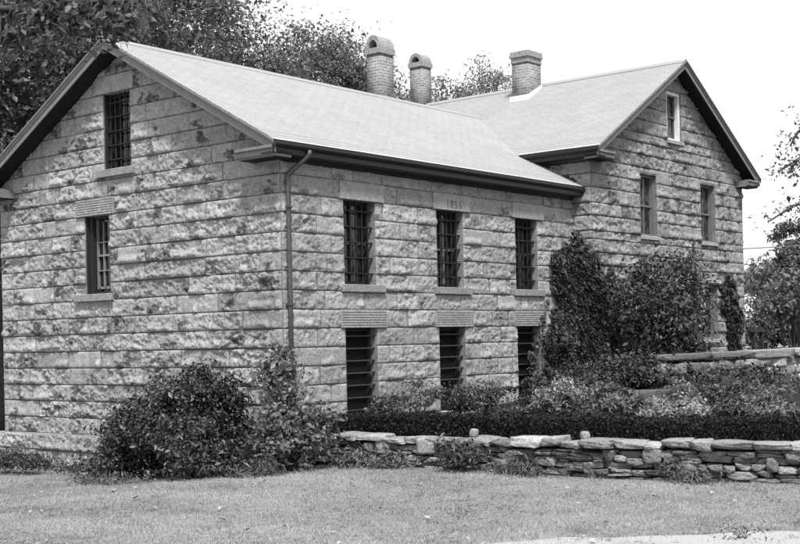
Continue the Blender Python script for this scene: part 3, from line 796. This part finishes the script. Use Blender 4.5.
# upper retaining wall with long cap slabs
S = Stones(); rng = np.random.default_rng(5)
for c in range(4):
    xx = 8.1
    while xx < 19:
        L = rng.uniform(.35, 1.1); V_, F_ = stone_mesh(rng, L, .4, .215)
        S.put(V_, F_, (xx + L / 2, -2.52 + rng.normal(0, .03), .62 + .215 * c), rng.normal(0, .04), max(.4, rng.normal(1.2, .3)) * (1.4 if xx > 12 else 1.0)); xx += L
rw = tag(S.build('retaining_wall', G_FIELD), 'rough stone retaining wall below the gabled house, capped with long slabs', 'retaining wall')
for q, (a, c, tn) in enumerate(((8.25, 10.15, .9), (10.2, 12.35, 1.0), (12.42, 14.75, 1.7), (15.0, 18.6, 1.7))):
    r = np.random.default_rng(q + 3); V_, F_ = stone_mesh(r, c - a, .5, (.12 if q < 2 else .2), 8, .035, .3); s = Stones()
    s.put(V_, F_, ((a + c) / 2, -2.5, 1.50 if q < 2 else 1.47), 0, tn); s.build('cap_slab', G_FIELD, rw)
for q, (x, y, z, L, hh, lb) in enumerate(((6.9, -2.75, .80, 2.0, .2, 'long flat stone slab lying below the dark shrubs left of the bed'), (9.4, -2.95, .76, 2.1, .14, 'half hidden flat slab in the middle of the rockery'), (12.6, -3.0, .74, 1.9, .26, 'pale slanting rock slab near the right end of the rockery'), (15.6, -3.15, .98, 1.6, .2, 'long pale block lying in front of the retaining wall at far right'))):
    single_stone('rock_slab', (L, .6, hh), (x, y, z), (.05, -.04, .12, 0)[q], 60 + q, lb, 'rock', 'rock slabs in the raised garden', tone=(.55, .5, .9, 1.3)[q], rough=.07)

# small wooden hand rail beside the house corner
hr = empty('hand_rail', (15.2, -2.2, 1.4), 'low dark wooden hand rail beside the house corner', 'railing')
for x in (15.0, 15.5):
    m = MB(); m.box(x - .04, x + .04, -1.64, -1.56, 1.3, 1.98); m.build('post', M_DARKWOOD, hr)
m = MB(); m.box(14.75, 15.62, -1.66, -1.54, 1.98, 2.04); m.build('rail', M_DARKWOOD, hr)

# ------------------------------------------------------------------ foliage
def leaf_arrays(C, N, size, rng, aspect=.55, fold=.25, droop=.35, spread=.9):
    """one folded leaf per centre; N = preferred normals"""
    n = len(C)
    N = N + rng.normal(0, spread, (n, 3)); N /= np.linalg.norm(N, axis=1, keepdims=True) + 1e-9
    A = rng.normal(0, 1, (n, 3)); A[:, 2] -= droop * 2; A -= (A * N).sum(1, keepdims=True) * N
    A /= np.linalg.norm(A, axis=1, keepdims=True) + 1e-9; B = np.cross(N, A)
    s = (size * rng.lognormal(0, .28, n))[:, None]
    V = np.empty((n, 4, 3))
    V[:, 0] = C - A * s * .5; V[:, 2] = C + A * s * .5
    V[:, 1] = C + B * s * aspect * .5 + N * s * fold * .5 - A * s * .05; V[:, 3] = C - B * s * aspect * .5 + N * s * fold * .5 - A * s * .05
    i = np.arange(n)[:, None] * 4
    F = np.concatenate([i + np.array([[0, 1, 2]]), i + np.array([[0, 2, 3]])], 1).reshape(-1, 3)
    return V.reshape(-1, 3), F, np.repeat(rng.random(n), 4)
def foliage(name, C, N, size, mat, parent, seed, **kw):
    rng = np.random.default_rng(seed); V, F, T = leaf_arrays(C, N, size, rng, **kw)
    return npmesh(name, V, F, mat, parent, {'tone': T})
def blob_points(rng, center, radii, nclump, nleaf, csize, shape=None, shell=.55, top=.0):
    """clumps scattered towards the surface of an uneven ellipsoid; returns leaf centres, outward normals, clump centres"""
    d = rng.normal(0, 1, (nclump, 3)); d /= np.linalg.norm(d, axis=1, keepdims=True)
    if top: d[:, 2] = np.abs(d[:, 2]) * top + d[:, 2] * (1 - top)
    rr = (shell + (1 - shell) * rng.random(nclump)) * (1 + .22 * np.sin(d[:, 0] * 5 + seed_phase(rng)) * np.cos(d[:, 2] * 4 + seed_phase(rng)))
    cc = np.array(center) + d * rr[:, None] * np.array(radii)
    w_ = rng.random(nclump) + .4; cnt = rng.multinomial(nleaf, w_ / w_.sum()); idx = np.repeat(np.arange(nclump), cnt)
    cs = csize * (.6 + .8 * rng.random(nclump))
    off = rng.normal(0, 1, (nleaf, 3)) * cs[idx][:, None] * np.array([1, 1, .62])
    C = cc[idx] + off
    N = off / (np.linalg.norm(off, axis=1, keepdims=True) + 1e-6) * .4 + d[idx] * .5 + np.array([0, 0, .6])
    return C, N, cc
def seed_phase(rng): return rng.uniform(0, 6.28)

def tree(name, base, height, center, radii, label, cat, group, mat, leaf, nclump, nleaf, csize, trunk_r, seed, limbs=16, extra=None, shell=.45, keep=None):
    rng = np.random.default_rng(seed); root = empty(name, base, label, cat, group)
    C, N, cc = blob_points(rng, center, radii, nclump, nleaf, csize, shell=shell)
    if extra is not None:
        for (c2, r2_, nc2, nl2) in extra:
            C2, N2, cc2 = blob_points(rng, c2, r2_, nc2, nl2, csize * .8, shell=.3); C = np.vstack([C, C2]); N = np.vstack([N, N2]); cc = np.vstack([cc, cc2])
    if keep is not None:
        k = keep(C); C = C[k]; N = N[k]
    foliage('crown', C, N, leaf, mat, root, seed + 1)
    m = MB(); bx, by, bz = base; top = Vector(center) + Vector((0, 0, radii[2] * .25)); fork = Vector((bx, by, bz)).lerp(top, .45)
    m.tube([(bx, by, bz - .3), (bx + .05, by, bz + .6), tuple(fork), tuple(top)], [trunk_r * 1.25, trunk_r, trunk_r * .7, trunk_r * .2], 8)
    for k in rng.choice(len(cc), min(limbs, len(cc)), replace=False):
        st = Vector((bx, by, bz)).lerp(top, rng.uniform(.35, .9)); e = Vector(cc[k]); mid = st.lerp(e, .5) + Vector((0, 0, .12 * (e - st).length))
        m.tube([tuple(st), tuple(mid), tuple(e)], [trunk_r * .32, trunk_r * .2, trunk_r * .06], 5)
    m.build('trunk', M_BARK, root, smooth=True)
    return root
# trees behind the buildings
G_T = 'trees behind the jail'
tree('broadleaf_tree', (6.0, 17.5, -.4), 14, (5.2, 15.6, 9.2), (6.2, 4.2, 5.8), 'big dark leafy tree rising behind the left gable slope', 'tree', G_T, L_TREE, .15, 170, 62000, .62, .32, 101, shell=.25)
tree('broadleaf_tree', (12.2, 18.0, -.4), 14, (11.6, 17.8, 11.2), (4.0, 3.2, 4.6), 'broad dark tree right behind the roof peak of the left gable', 'tree', G_T, L_TREE, .15, 100, 36000, .58, .28, 102, shell=.3)
tree('broadleaf_tree', (17.4, 19.5, -.4), 14, (17.2, 19.3, 11.3), (3.2, 3.2, 3.6), 'mid grey tree above the middle of the long roof', 'tree', G_T, L_FAR, .15, 80, 27000, .55, .24, 103, shell=.35)
tree('broadleaf_tree', (22.6, 19.2, -.4), 14, (22.2, 19.0, 11.5), (3.0, 3.0, 3.1), 'pale leafy tree just left of the arched brick chimneys', 'tree', G_T, L_FAR, .15, 80, 26000, .55, .22, 104, shell=.4)
for q, (x, y, zt, r, lb) in enumerate(((33.0, 24.0, 14.2, 1.3, 'small far treetop close to the right of the smaller hooded chimney'), (34.9, 23.0, 14.4, 1.2, 'far treetop midway between the hooded and the square chimney'), (36.3, 21.6, 15.3, 1.4, 'tallest spiky far treetop left of the square chimney'), (38.3, 21.2, 14.5, 1.0, 'faint far treetop touching the square chimney'))):
    ex = [((x, y, zt - .1), (.35, .35, .9), 8, 260)]
    tree('distant_tree', (x, y, 0), 14, (x, y, zt - 1.35), (r * 1.25, r * 1.25, 1.1), lb, 'tree', 'far treetops over the house roof', L_FARTHER, .16, 30, 3000, .4, .2, 110 + q, limbs=6, extra=ex)

# right-hand tree: its trunk stands outside the picture, two sparse boughs reach in
def boughs(name, base, fork, arms, label, mat, leaf, seed, per=22, csize=.16, r0=.16):
    rng = np.random.default_rng(seed); root = empty(name, base, label, 'tree'); m = MB()
    m.tube([(base[0], base[1], base[2] - .3), tuple(Vector(base).lerp(Vector(fork), .5) + Vector((.06, .05, 0))), fork], [r0 * 1.2, r0, r0 * .75], 8)
    C, N = [], []
    for arm in arms:
        pts = [Vector(fork)] + [Vector(p) for p in arm['pts']]; m.tube([tuple(p) for p in pts], list(np.linspace(r0 * .4, .012, len(pts))), 6)
        Ls = arm.get('n', 60)
        for _ in range(Ls):
            t = arm.get('t0', .25) + (1 - arm.get('t0', .25)) * rng.random() ** .8; f_ = t * (len(pts) - 1); i_ = min(int(f_), len(pts) - 2); p = pts[i_].lerp(pts[i_ + 1], f_ - i_)
            sp_ = arm.get('spread', .5) * (.3 + .7 * rng.random()) * (1.15 - .7 * t); d = Vector(rng.normal(0, 1, 3)); d.z *= .55; e = p + d.normalized() * sp_ + Vector((0, 0, -.1))
            m.tube([tuple(p), tuple(p.lerp(e, .6) + Vector((0, 0, .05))), tuple(e)], [.011, .008, .004], 4)
            k = rng.poisson(per); q = rng.normal(0, csize, (k, 3)) * np.array([1, 1, .6]) + np.array(e)[None]; C.append(q); N.append(np.tile([0, 0, .8], (k, 1)))
    C = np.vstack(C); N = np.vstack(N); foliage('leaves', C, N, leaf, mat, root, seed + 5, spread=.6); m.build('trunk', M_BARK, root, smooth=True)
    return root
def wp(px, py, D):
    """the point seen at a picture position at a distance: used only to lay out loose foliage measured on the photo"""
    a, b_ = px - 400, py - 272; u = a * math.cos(ROLL) - b_ * math.sin(ROLL); v = a * math.sin(ROLL) + b_ * math.cos(ROLL) - SHY
    d = fw + rt * (u / FPX) + up * (-v / FPX); return tuple(Vector(CAM) + d * D)
boughs('leafy_tree', (7.9, -8.6, .6), (7.9, -8.6, 4.2), [
    dict(pts=[wp(850, 190, 22.3), wp(815, 196, 22.1), wp(790, 208, 22), wp(768, 222, 21.8)], n=17, t0=.4, spread=.45),
    dict(pts=[wp(850, 150, 22.3), wp(820, 152, 22.2), wp(800, 158, 22.1), wp(778, 172, 22)], n=17, t0=.4, spread=.5),
    dict(pts=[wp(845, 110, 22.4), wp(815, 120, 22.2), wp(798, 132, 22.1), wp(790, 146, 22)], n=12, t0=.45, spread=.45)],
    'tree at the right edge reaching two sparse leafy boughs into the sky', L_TREE, .08, 201, per=13, csize=.17)
# near maple overhanging from the left
arms = []
boughs('maple_tree', (-12.6, -6.9, -.1), (-12.4, -7.3, 4.2), [
    dict(pts=[wp(-60, -20, 6.5), wp(20, -2, 6.4), wp(80, 2, 6.3), wp(142, 2, 6.2)], n=44, t0=.5, spread=.18),
    dict(pts=[wp(-60, -10, 6.5), wp(-5, 8, 6.4), wp(40, 12, 6.3), wp(112, 18, 6.2)], n=26, t0=.45, spread=.15),
    dict(pts=[wp(-60, 10, 6.5), wp(-20, 14, 6.4), wp(8, 26, 6.3), wp(16, 34, 6.2)], n=14, t0=.5, spread=.14)],
    'near maple whose leafy branch overhangs the top left of the gable', L_TREE, .05, 219, per=14, csize=.06, r0=.06)

# growth beyond the house at the right
def shrub(name, c, radii, label, cat, group, mat, leaf, nclump, nleaf, csize, seed, shell=.5, stems=8, stem_r=.018, spread=.9, droop=.35, top=.3, ground=None, extra=None, aspect=.55):
    rng = np.random.default_rng(seed); gz = float(ground_at(c[0], c[1])) if ground is None else ground
    root = empty(name, (c[0], c[1], gz), label, cat, group)
    C, N, cc = blob_points(rng, c, radii, nclump, nleaf, csize, shell=shell, top=top)
    for (c2, r2_, nc2, nl2) in (extra or []):
        C2, N2, cc2 = blob_points(rng, c2, r2_, nc2, nl2, csize * .9, shell=.3); C = np.vstack([C, C2]); N = np.vstack([N, N2]); cc = np.vstack([cc, cc2])
    ok = C[:, 2] > gz - .02
    # nothing grows through the masonry
    ok &= (C[:, 0] > XL + WB + .05) | (~((C[:, 0] > -.03) & (C[:, 1] > -.03)) & ~((C[:, 0] > XL - .02) & (C[:, 1] > -P - .03)))
    foliage('foliage', C[ok], N[ok], leaf, mat, root, seed + 1, spread=spread, droop=droop, aspect=aspect)
    m = MB()
    for k in rng.choice(len(cc), min(stems, len(cc)), replace=False):
        e = Vector(cc[k])
        if e.x < XL + WB and ((e.x > 0 and e.y > -.05) or (e.x > XL and e.y > -P - .05)): e.y = -.1 if e.x < XL else -P - .1
        if e.z < gz + .05: e.z = gz + .1
        s0 = Vector((c[0] + rng.normal(0, radii[0] * .12), c[1] + rng.normal(0, radii[1] * .12), gz - .05)); mid = s0.lerp(e, .55) + Vector((0, 0, .15 * (e - s0).length))
        m.tube([tuple(s0), tuple(mid), tuple(e)], [stem_r, stem_r * .75, stem_r * .3], 5)
    m.build('stems', M_TWIG, root)
    return root
G_R = 'bushes beyond the house corner'
p = wp(768, 334, 40); shrub('wild_bush', (p[0], p[1], 1.95), (1.2, 1.2, .5), 'low dark bush just right of the house corner', 'bush', G_R, L_MID, .16, 50, 3600, .25, 301, ground=1.3)
p = wp(757, 284, 62); shrub('wild_bush', (p[0], p[1], 4.4), (1.3, 1.3, .5), 'pale far bush showing above a gap of sky by the house corner', 'bush', G_R, L_FARTHER, .24, 40, 2600, .35, 302, ground=1.3, stems=3)
p = wp(792, 296, 50); shrub('wild_bush', (p[0], p[1], 3.2), (1.5, 1.5, 1.5), 'pale grey bush mass at the right edge', 'bush', G_R, L_FAR, .2, 70, 6000, .35, 303, ground=1.3)
p = wp(800, 262, 46); shrub('wild_bush', (p[0], p[1], 4.5), (.9, .9, 1.6), 'tall narrow bush top standing highest at the right edge', 'bush', G_R, L_TREE, .17, 46, 4200, .25, 304, ground=1.3)
p = wp(793, 320, 34); shrub('sapling', (p[0], p[1], 2.7), (.9, .8, 1.2), 'thin stemmed sapling with loose leaves behind the retaining wall end', 'bush', None, L_LIGHT, .12, 60, 2600, .2, 305, ground=1.35, stems=16, stem_r=.025)
p = wp(800, 340, 70); shrub('wild_bush', (p[0] + 8, p[1], 1.8), (8, 4, 2.2), 'broad pale thicket far behind the house', 'thicket', G_R, L_FARTHER, .35, 120, 9000, .7, 306, ground=1.0, stems=4)

# the vine mound and the tall shrub at the near corner
shrub('mounded_shrub', (-.95, 1.6, .5), (.9, 1.2, .85), 'big dark dome of tangled shrub against the gable wall', 'shrub', None, L_DARK, .066, 190, 30000, .14, 401, shell=.62, stems=20, top=.35, ground=-.28, extra=[((-.95, .95, 1.05), (.6, .55, .5), 40, 9000), ((-1.4, 2.4, .0), (.6, .7, .38), 30, 5000), ((-1.45, .4, .2), (.7, .6, .5), 30, 5500)])
shrub('corner_shrub', (-.5, -.55, .62), (.45, .45, .75), 'tall loose light leaved shrub at the near building corner', 'shrub', None, L_LIGHT, .09, 70, 3800, .14, 402, shell=.35, stems=22, top=.1, ground=-.1, extra=[((-.33, -.22, 1.6), (.26, .26, .5), 22, 1300), ((-.2, -.85, .5), (.3, .3, .4), 16, 1000), ((-.7, -.6, .3), (.45, .45, .35), 16, 1100)], aspect=.6)
# weeds and long grass at the foot of the walls
def weed(c, radii, label, cat, mat, seed, n=700, leaf=.08, name='weed_clump', group='weeds along the foot of the walls', asp=.3):
    return shrub(name, c, radii, label, cat, group, mat, leaf, 24, n, .11, seed, shell=.2, stems=6, stem_r=.006, aspect=asp, top=.5)
weed((-.7, 6.7, -.2), (.4, 1.3, .38), 'dark weeds at the foundation below the left gable corner', 'weeds', L_MID, 501, 3000)
weed((-.55, 4.6, -.3), (.3, .9, .2), 'low weeds along the foundation left of the big mound', 'weeds', L_MID, 502, 1000)
weed((-2.25, 1.5, -.2), (.5, .8, .18), 'light sprawling weeds in front of the dark mound', 'weeds', L_LIGHT, 503, 800)
weed((-1.15, -.6, -.05), (.5, .6, .22), 'pale dry grass between mound and corner shrub', 'weeds', L_LIGHT, 504, 1300, .13, asp=.12)
weed((.25, -1.25, .05), (.25, .45, .2), 'light weeds at the foot of the wall beside the corner shrub', 'weeds', L_LIGHT, 505, 900)
weed((.3, -2.0, .05), (.22, .5, .18), 'weeds at the wall foot below the pale squared block', 'weeds', L_LIGHT, 506, 900)
weed((.2, -3.45, .18), (.28, .42, .3), 'tall tangled weed climbing the middle of the garden wall', 'weeds', L_MID, 507, 1500)
weed((.22, -4.5, .05), (.25, .5, .16), 'low grassy weeds right of the tangled one', 'weeds', L_LIGHT, 508, 900, .1, asp=.15)
weed((.55, -6.9, .05), (.16, .5, .12), 'few leafy weeds at the foot of the wall at right', 'weeds', L_LIGHT, 509, 420)
weed((-3.42, -9.42, .04), (.13, .18, .04), 'small leafy weed at the edge of the pale gravel', 'weeds', L_MID, 510, 110, .045)

# clipped box hedge just behind the garden wall
rng = np.random.default_rng(600); n = 52000
yy = rng.uniform(-12.5, .0 - .12, n); a = rng.random(n); hx = .50; zt = .31
prof = rng.random(n); sx = np.where(prof < .42, rng.random(n) * hx, np.where(prof < .75, 0.0, hx)); sz = np.where(prof < .42, zt, rng.random(n) * zt)
bump = .07 * (fbm(yy * 1.5 + 50, sx * 3, 5, 3) - .5) + .0
hbase = .42 + np.interp(-yy, [0, 4, 9], [0, .06, .09])
C = np.stack([wall_x(yy) + .42 + sx + rng.normal(0, .025, n), yy, hbase - .02 + sz + bump * 1.6 + rng.normal(0, .022, n)], -1)
hg = empty('box_hedge', (1.0, -6, .45), 'long dark clipped hedge running behind the low garden wall', 'hedge')
foliage('foliage', C, np.stack([np.where(sx > .25, .5, -.5), 0 * yy, np.where(sz > .3, .9, .1)], -1), .042, L_HEDGE, hg, 601, spread=.8)
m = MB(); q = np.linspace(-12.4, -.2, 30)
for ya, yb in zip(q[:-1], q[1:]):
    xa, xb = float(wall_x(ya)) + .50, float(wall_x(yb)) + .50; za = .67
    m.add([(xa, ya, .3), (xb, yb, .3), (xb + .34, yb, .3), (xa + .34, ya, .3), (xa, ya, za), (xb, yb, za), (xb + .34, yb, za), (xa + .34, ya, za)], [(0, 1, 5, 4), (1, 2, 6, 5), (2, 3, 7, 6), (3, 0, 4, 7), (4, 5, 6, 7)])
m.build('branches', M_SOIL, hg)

# perennials behind the hedge
G_P = 'flower border plants behind the hedge'
plants = [
 (1.75, -.75, .80, .5, .42, L_MID, .085, 'loose leafy plant with two white blooms under the first window'),
 (2.6, -.8, .90, .6, .42, L_LIGHT, .075, 'spreading light plant just right of the first lower window'),
 (3.6, -1.0, .78, .6, .36, L_MID, .08, 'low leafy plant between the first and second lower windows'),
 (4.7, -.7, .85, .5, .5, L_MID, .075, 'arching plant reaching up the second lower window'),
 (5.9, -1.0, .78, .6, .34, L_MID, .08, 'dark low plant between the second and third lower windows'),
 (3.0, -3.3, .78, .7, .40, L_LIGHT, .095, 'broad leaved pale clump left of the slab'),
 (4.9, -2.3, .8, .7, .38, L_BRIGHT, .09, 'bright leafy clump below the third window'),
 (2.9, -4.6, .80, .65, .42, L_LIGHT, .10, 'bright broad leaved clump below the vine column'),
 (2.7, -5.6, .82, .7, .48, L_BRIGHT, .095, 'big pale clump in the middle of the border'),
 (3.4, -6.3, .85, .6, .40, L_MID, .09, 'mid grey clump right of the big pale one'),
 (2.9, -7.2, .85, .65, .45, L_LIGHT, .095, 'pale leafy clump toward the right end of the border'),
 (3.6, -8.0, .85, .6, .42, L_MID, .09, 'leafy clump at the right edge of the border'),
 (5.4, -5.6, .85, .7, .40, L_MID, .09, 'dark clump behind the right part of the border'),
 (7.4, -4.2, .95, .9, .42, L_MID, .09, 'spreading dark clump in front of the rockery'),
]
for q, (x, y, z, r, h, mt, lf, lb) in enumerate(plants):
    pl = shrub('border_plant', (x, y, z - .02), (r * .78, r * .78, h * (.85 + .3 * ((q * 7) % 5) / 4)), lb, 'plant', G_P, mt, lf * .78, 15, 2100, .085, 700 + q, shell=.25, stems=12, stem_r=.007, top=.5, aspect=.42)
    if q == 0:
        rr = np.random.default_rng(q + 900); k = 2 if q == 0 else 9
        if q == 0: Cf = np.array([[1.62, -.35, .80], [1.72, -.38, .69]])
        else: Cf = np.stack([x + rr.normal(0, r * .5, k), y + rr.normal(0, r * .5, k), z + h * .55 + rr.random(k) * .15], -1)
        for g_, cf in enumerate(Cf):
            pc = np.repeat(cf[None], 7, 0) + rr.normal(0, .012, (7, 3)); foliage('flower', pc, np.tile([-.5, -.6, .5], (7, 1)), .045, L_PETAL, pl, 950 + q + g_, aspect=.8)

rng = np.random.default_rng(650); n = 26000
gx = rng.uniform(1.2, 17, n); gy = rng.uniform(-12, -.15, n); k = (gx > wall_x(gy) + 1.0) & ~((gx > XL - .1) & (gy > -P - .1)) & (fbm(gx * 1.1, gy * 1.1, 66, 3) > .40)
gx, gy = gx[k], gy[k]; C = np.stack([gx, gy, garden_z(gx, gy) + .03 + rng.random(len(gx)) * .13 * fbm(gx * 2, gy * 2, 67, 2) * 1.6], -1)
tag(foliage('ground_cover', C, np.tile([-.2, -.2, 1.], (len(C), 1)), .06, L_IVY, None, 651, spread=.5), 'low leafy ground cover over the garden soil', kind='stuff')
# dark shrubs before the house
G_S = 'dark shrubs before the gabled house'
shrub('tall_shrub', (10.6, -1.5, 2.2), (1.35, .7, 1.2), 'large dark spreading shrub covering the house front', 'shrub', G_S, L_IVY, .085, 80, 8500, .24, 801, shell=.2, stems=26, stem_r=.025, ground=.9, extra=[((11.6, -1.4, 2.7), (.5, .5, .6), 14, 1500), ((10.2, -1.4, 3.35), (.55, .4, .35), 9, 800), ((11.5, -1.3, 3.5), (.5, .4, .3), 9, 700), ((9.3, -1.4, 2.9), (.5, .4, .5), 9, 900), ((10.6, -1.5, 1.5), (1.3, .5, .3), 26, 3600)])
for q, (x, y, z, rx, rz_, lb) in enumerate(((7.4, -1.5, .95, .9, .42, 'low dark shrub under the vine column'), (9.6, -3.2, .92, 1.0, .24, 'dark shrub spreading in front of the long slabs'), (11.0, -3.1, .90, .8, .22, 'low shrub halfway along the retaining wall'), (5.9, -1.7, .85, .8, .34, 'round dark shrub left of the rockery slab'), (12.3, -2.95, .85, .4, .14, 'wispy small shrub near the right end of the retaining wall'), (8.1, -2.1, 1.2, .7, .42, 'dark shrub between the vine column and the retaining wall'))):
    shrub('low_shrub', (x, y, z), (rx, .7, rz_), lb, 'shrub', G_S, L_IVY if q != 4 else L_MID, .075, 60, 5600, .16, 810 + q, shell=.35, stems=10)

# ivy on the walls
def ivy(poly, plane, depth, n, label, seed, leaf=.088, stems=8, thick=.8):
    """leaves inside a wall polygon (u, z) thickening towards its middle; plane(u, z, d) gives the point"""
    rng = np.random.default_rng(seed); poly = np.array(poly, float); lo, hi = poly.min(0) - .25, poly.max(0) + .25
    P_ = rng.uniform(lo, hi, (n * 5, 2)); x, z = P_[:, 0], P_[:, 1]
    wob = .8 * (fbm(x * 2.8 + 30, z * 2.2 + 30, seed, 3) - .5); xx = x + wob; zz = z + .8 * (fbm(x * 2.8 + 70, z * 2.2 + 10, seed + 5, 3) - .5)
    ins = np.zeros(len(x), bool); dist = np.full(len(x), 9.0); j = len(poly) - 1
    for i in range(len(poly)):
        a, b_ = poly[i], poly[j]
        c = ((a[1] > zz) != (b_[1] > zz)) & (xx < (b_[0] - a[0]) * (zz - a[1]) / (b_[1] - a[1] + 1e-12) + a[0]); ins ^= c
        ab = b_ - a; t = np.clip(((xx - a[0]) * ab[0] + (zz - a[1]) * ab[1]) / (ab @ ab), 0, 1); dist = np.minimum(dist, np.hypot(xx - a[0] - t * ab[0], zz - a[1] - t * ab[1])); j = i
    keep = ins & (rng.random(len(x)) < .25 + .75 * np.clip(dist / .3, 0, 1)); x, z, dist = x[keep][:n], z[keep][:n], dist[keep][:n]
    d = .05 + depth * np.clip(dist / .5, 0, 1) * (.35 + .65 * fbm(x * 1.8 + 5, z * 1.8, seed + 9, 3)) * (thick + (1 - thick) * rng.random(len(x)))
    C = np.array([plane(u_, z_, d_) for u_, z_, d_ in zip(x, z, d)]); N = np.array([plane(u_, z_, d_ + 1) for u_, z_, d_ in zip(x, z, d)]) - C
    c0 = C.mean(0); z0 = C[:, 2].min()
    root = empty('climbing_ivy', (float(c0[0]), float(c0[1]), float(z0)), label, 'ivy', 'ivy on the stone walls')
    foliage('foliage', C, N + np.array([0, 0, .45]), leaf, L_IVY, root, seed + 2, spread=.45, droop=1.0, aspect=.8, fold=.18)
    m = MB(); u0, u1 = poly[:, 0].min(), poly[:, 0].max(); um = poly[:, 0].mean()
    for k in range(stems):
        q = rng.integers(len(x)); e = (x[q], z[q]); s = (um + rng.normal(0, .12), z0)
        pts = [plane(s[0] + (e[0] - s[0]) * t + .06 * math.sin(t * 9 + k), s[1] + (e[1] - s[1]) * t, .05) for t in np.linspace(0, 1, 7)]
        m.tube(pts, list(np.linspace(.016, .005, 7)), 4)
    m.build('stems', M_TWIG, root)
    return root
def corner_plane(u, z, d):     # wraps from the wing's side wall onto the house front
    if u < XL - .45: return (u, -.02 - d, z)
    return (u, -.02 - d - (P) * min(1, (u - XL + .45) / .4), z)
ivy([(7.35, .55), (7.75, 1.2), (7.8, 2.2), (8.15, 2.8), (8.2, 3.5), (8.4, 4.1), (8.7, 4.45), (8.95, 4.1), (9.3, 3.6), (9.55, 3.1), (9.65, 2.4), (9.6, 1.2), (9.9, .6)], corner_plane, .42, 17000, 'dense dark ivy column in the corner between wing and house', 851, stems=14)
ivy([(9.35, .9), (9.35, 2.4), (9.55, 3.3), (9.75, 3.6), (10.05, 3.5), (10.3, 2.6), (10.4, .9)], house, .25, 5600, 'narrow ivy strip on the house front beside the corner column', 852)
ivy([(15.65, 1.4), (15.6, 2.3), (15.4, 3.3), (15.45, 3.7), (15.45, 3.3), (15.8, 3.6), (16.35, 3.2), (16.75, 2.4), (16.75, 1.4)], house, .28, 5600, 'dark ivy clump at the right end of the house front', 853)
ivy([(6.85, .6), (6.95, 1.6), (7.15, 2.4), (7.45, 2.7), (7.55, 2.1), (7.4, 1.4), (7.5, .6)], lambda u, z, d: side(u + .34, z, d), .12, 330, 'thin ivy sprays growing beside the third lower window', 854, leaf=.08)
ivy([(14.0, 2.6), (13.85, 3.6), (13.95, 4.35), (14.1, 4.3), (14.15, 3.5), (14.4, 2.6)], house, .08, 260, 'wispy vine tendril climbing under the right sash window', 855, leaf=.07, stems=5)

# ------------------------------------------------------------------ wire, grass, fallen leaves
m = MB(); a, c = Vector((17.0, .3, 4.22)), Vector((40, -16.5, 6.6))
m.tube([tuple(a.lerp(c, t) + Vector((0, 0, -.5 * 4 * t * (1 - t) * .6))) for t in np.linspace(0, 1, 14)], .013, 5)
tag(m.build('utility_wire', M_WIRE), 'single thin wire running from the house corner to the right', 'wire')

rng = np.random.default_rng(1000)
def inview(n, d0, d1, pw=1.0):
    D = d0 + (d1 - d0) * rng.random(n) ** pw; s = rng.uniform(-1, 1, n) * (.46 * D)
    x = CAM[0] + math.cos(YAW) * D + math.sin(YAW) * s; y = CAM[1] + math.sin(YAW) * D - math.cos(YAW) * s
    ok = (x < wall_x(y) + .05) & ~((x > -.12) & (y > -.0))
    return x[ok], y[ok]
x, y = inview(430000, 8.8, 29.5, 1.25)
nb = len(x); z = lawn_z(x, y) + .035 * (fbm(x * .7 + 40, y * .7 + 40, 3, 3) - .5)
patch = fbm(x * 1.1 + 9, y * 1.1 + 9, 77, 4)
hgt = (.012 + .035 * np.clip(patch - .35, 0, 1)) * rng.lognormal(0, .3, nb); hgt = hgt * np.where(fbm(x * 5, y * 5, 78, 3) > .62, 1.9, 1.0); ang = rng.uniform(0, 6.28, nb); wd = rng.uniform(.003, .008, nb)
lean = rng.normal(0, .6, (nb, 2)) * hgt[:, None]
V = np.empty((nb, 3, 3)); V[:, 0] = np.stack([x - np.cos(ang) * wd, y - np.sin(ang) * wd, z - .003], -1); V[:, 1] = np.stack([x + np.cos(ang) * wd, y + np.sin(ang) * wd, z - .003], -1)
V[:, 2] = np.stack([x + lean[:, 0], y + lean[:, 1], z + hgt], -1)
tone = np.repeat(np.clip(.5 + 2.4 * (patch - .5) + .5 * (fbm(x * 6, y * 6, 79, 3) - .5) + rng.normal(0, .22, nb), 0, 1), 3)
tag(npmesh('grass', V.reshape(-1, 3), np.arange(nb * 3).reshape(-1, 3), L_BLADE, None, {'tone': tone}), 'short mown grass of the lawn', kind='stuff')
x, y = inview(1000, 10, 27, .9); z = lawn_z(x, y) + .035 * (fbm(x * .7 + 40, y * .7 + 40, 3, 3) - .5) + .035
o = foliage('leaf_litter', np.stack([x, y, z], -1), np.tile([0, 0, 2.2], (len(x), 1)), .052, L_LITTER, None, 1001, spread=.5, droop=0, aspect=.7)
tag(o, 'scattered dry fallen leaves on the lawn', kind='stuff')
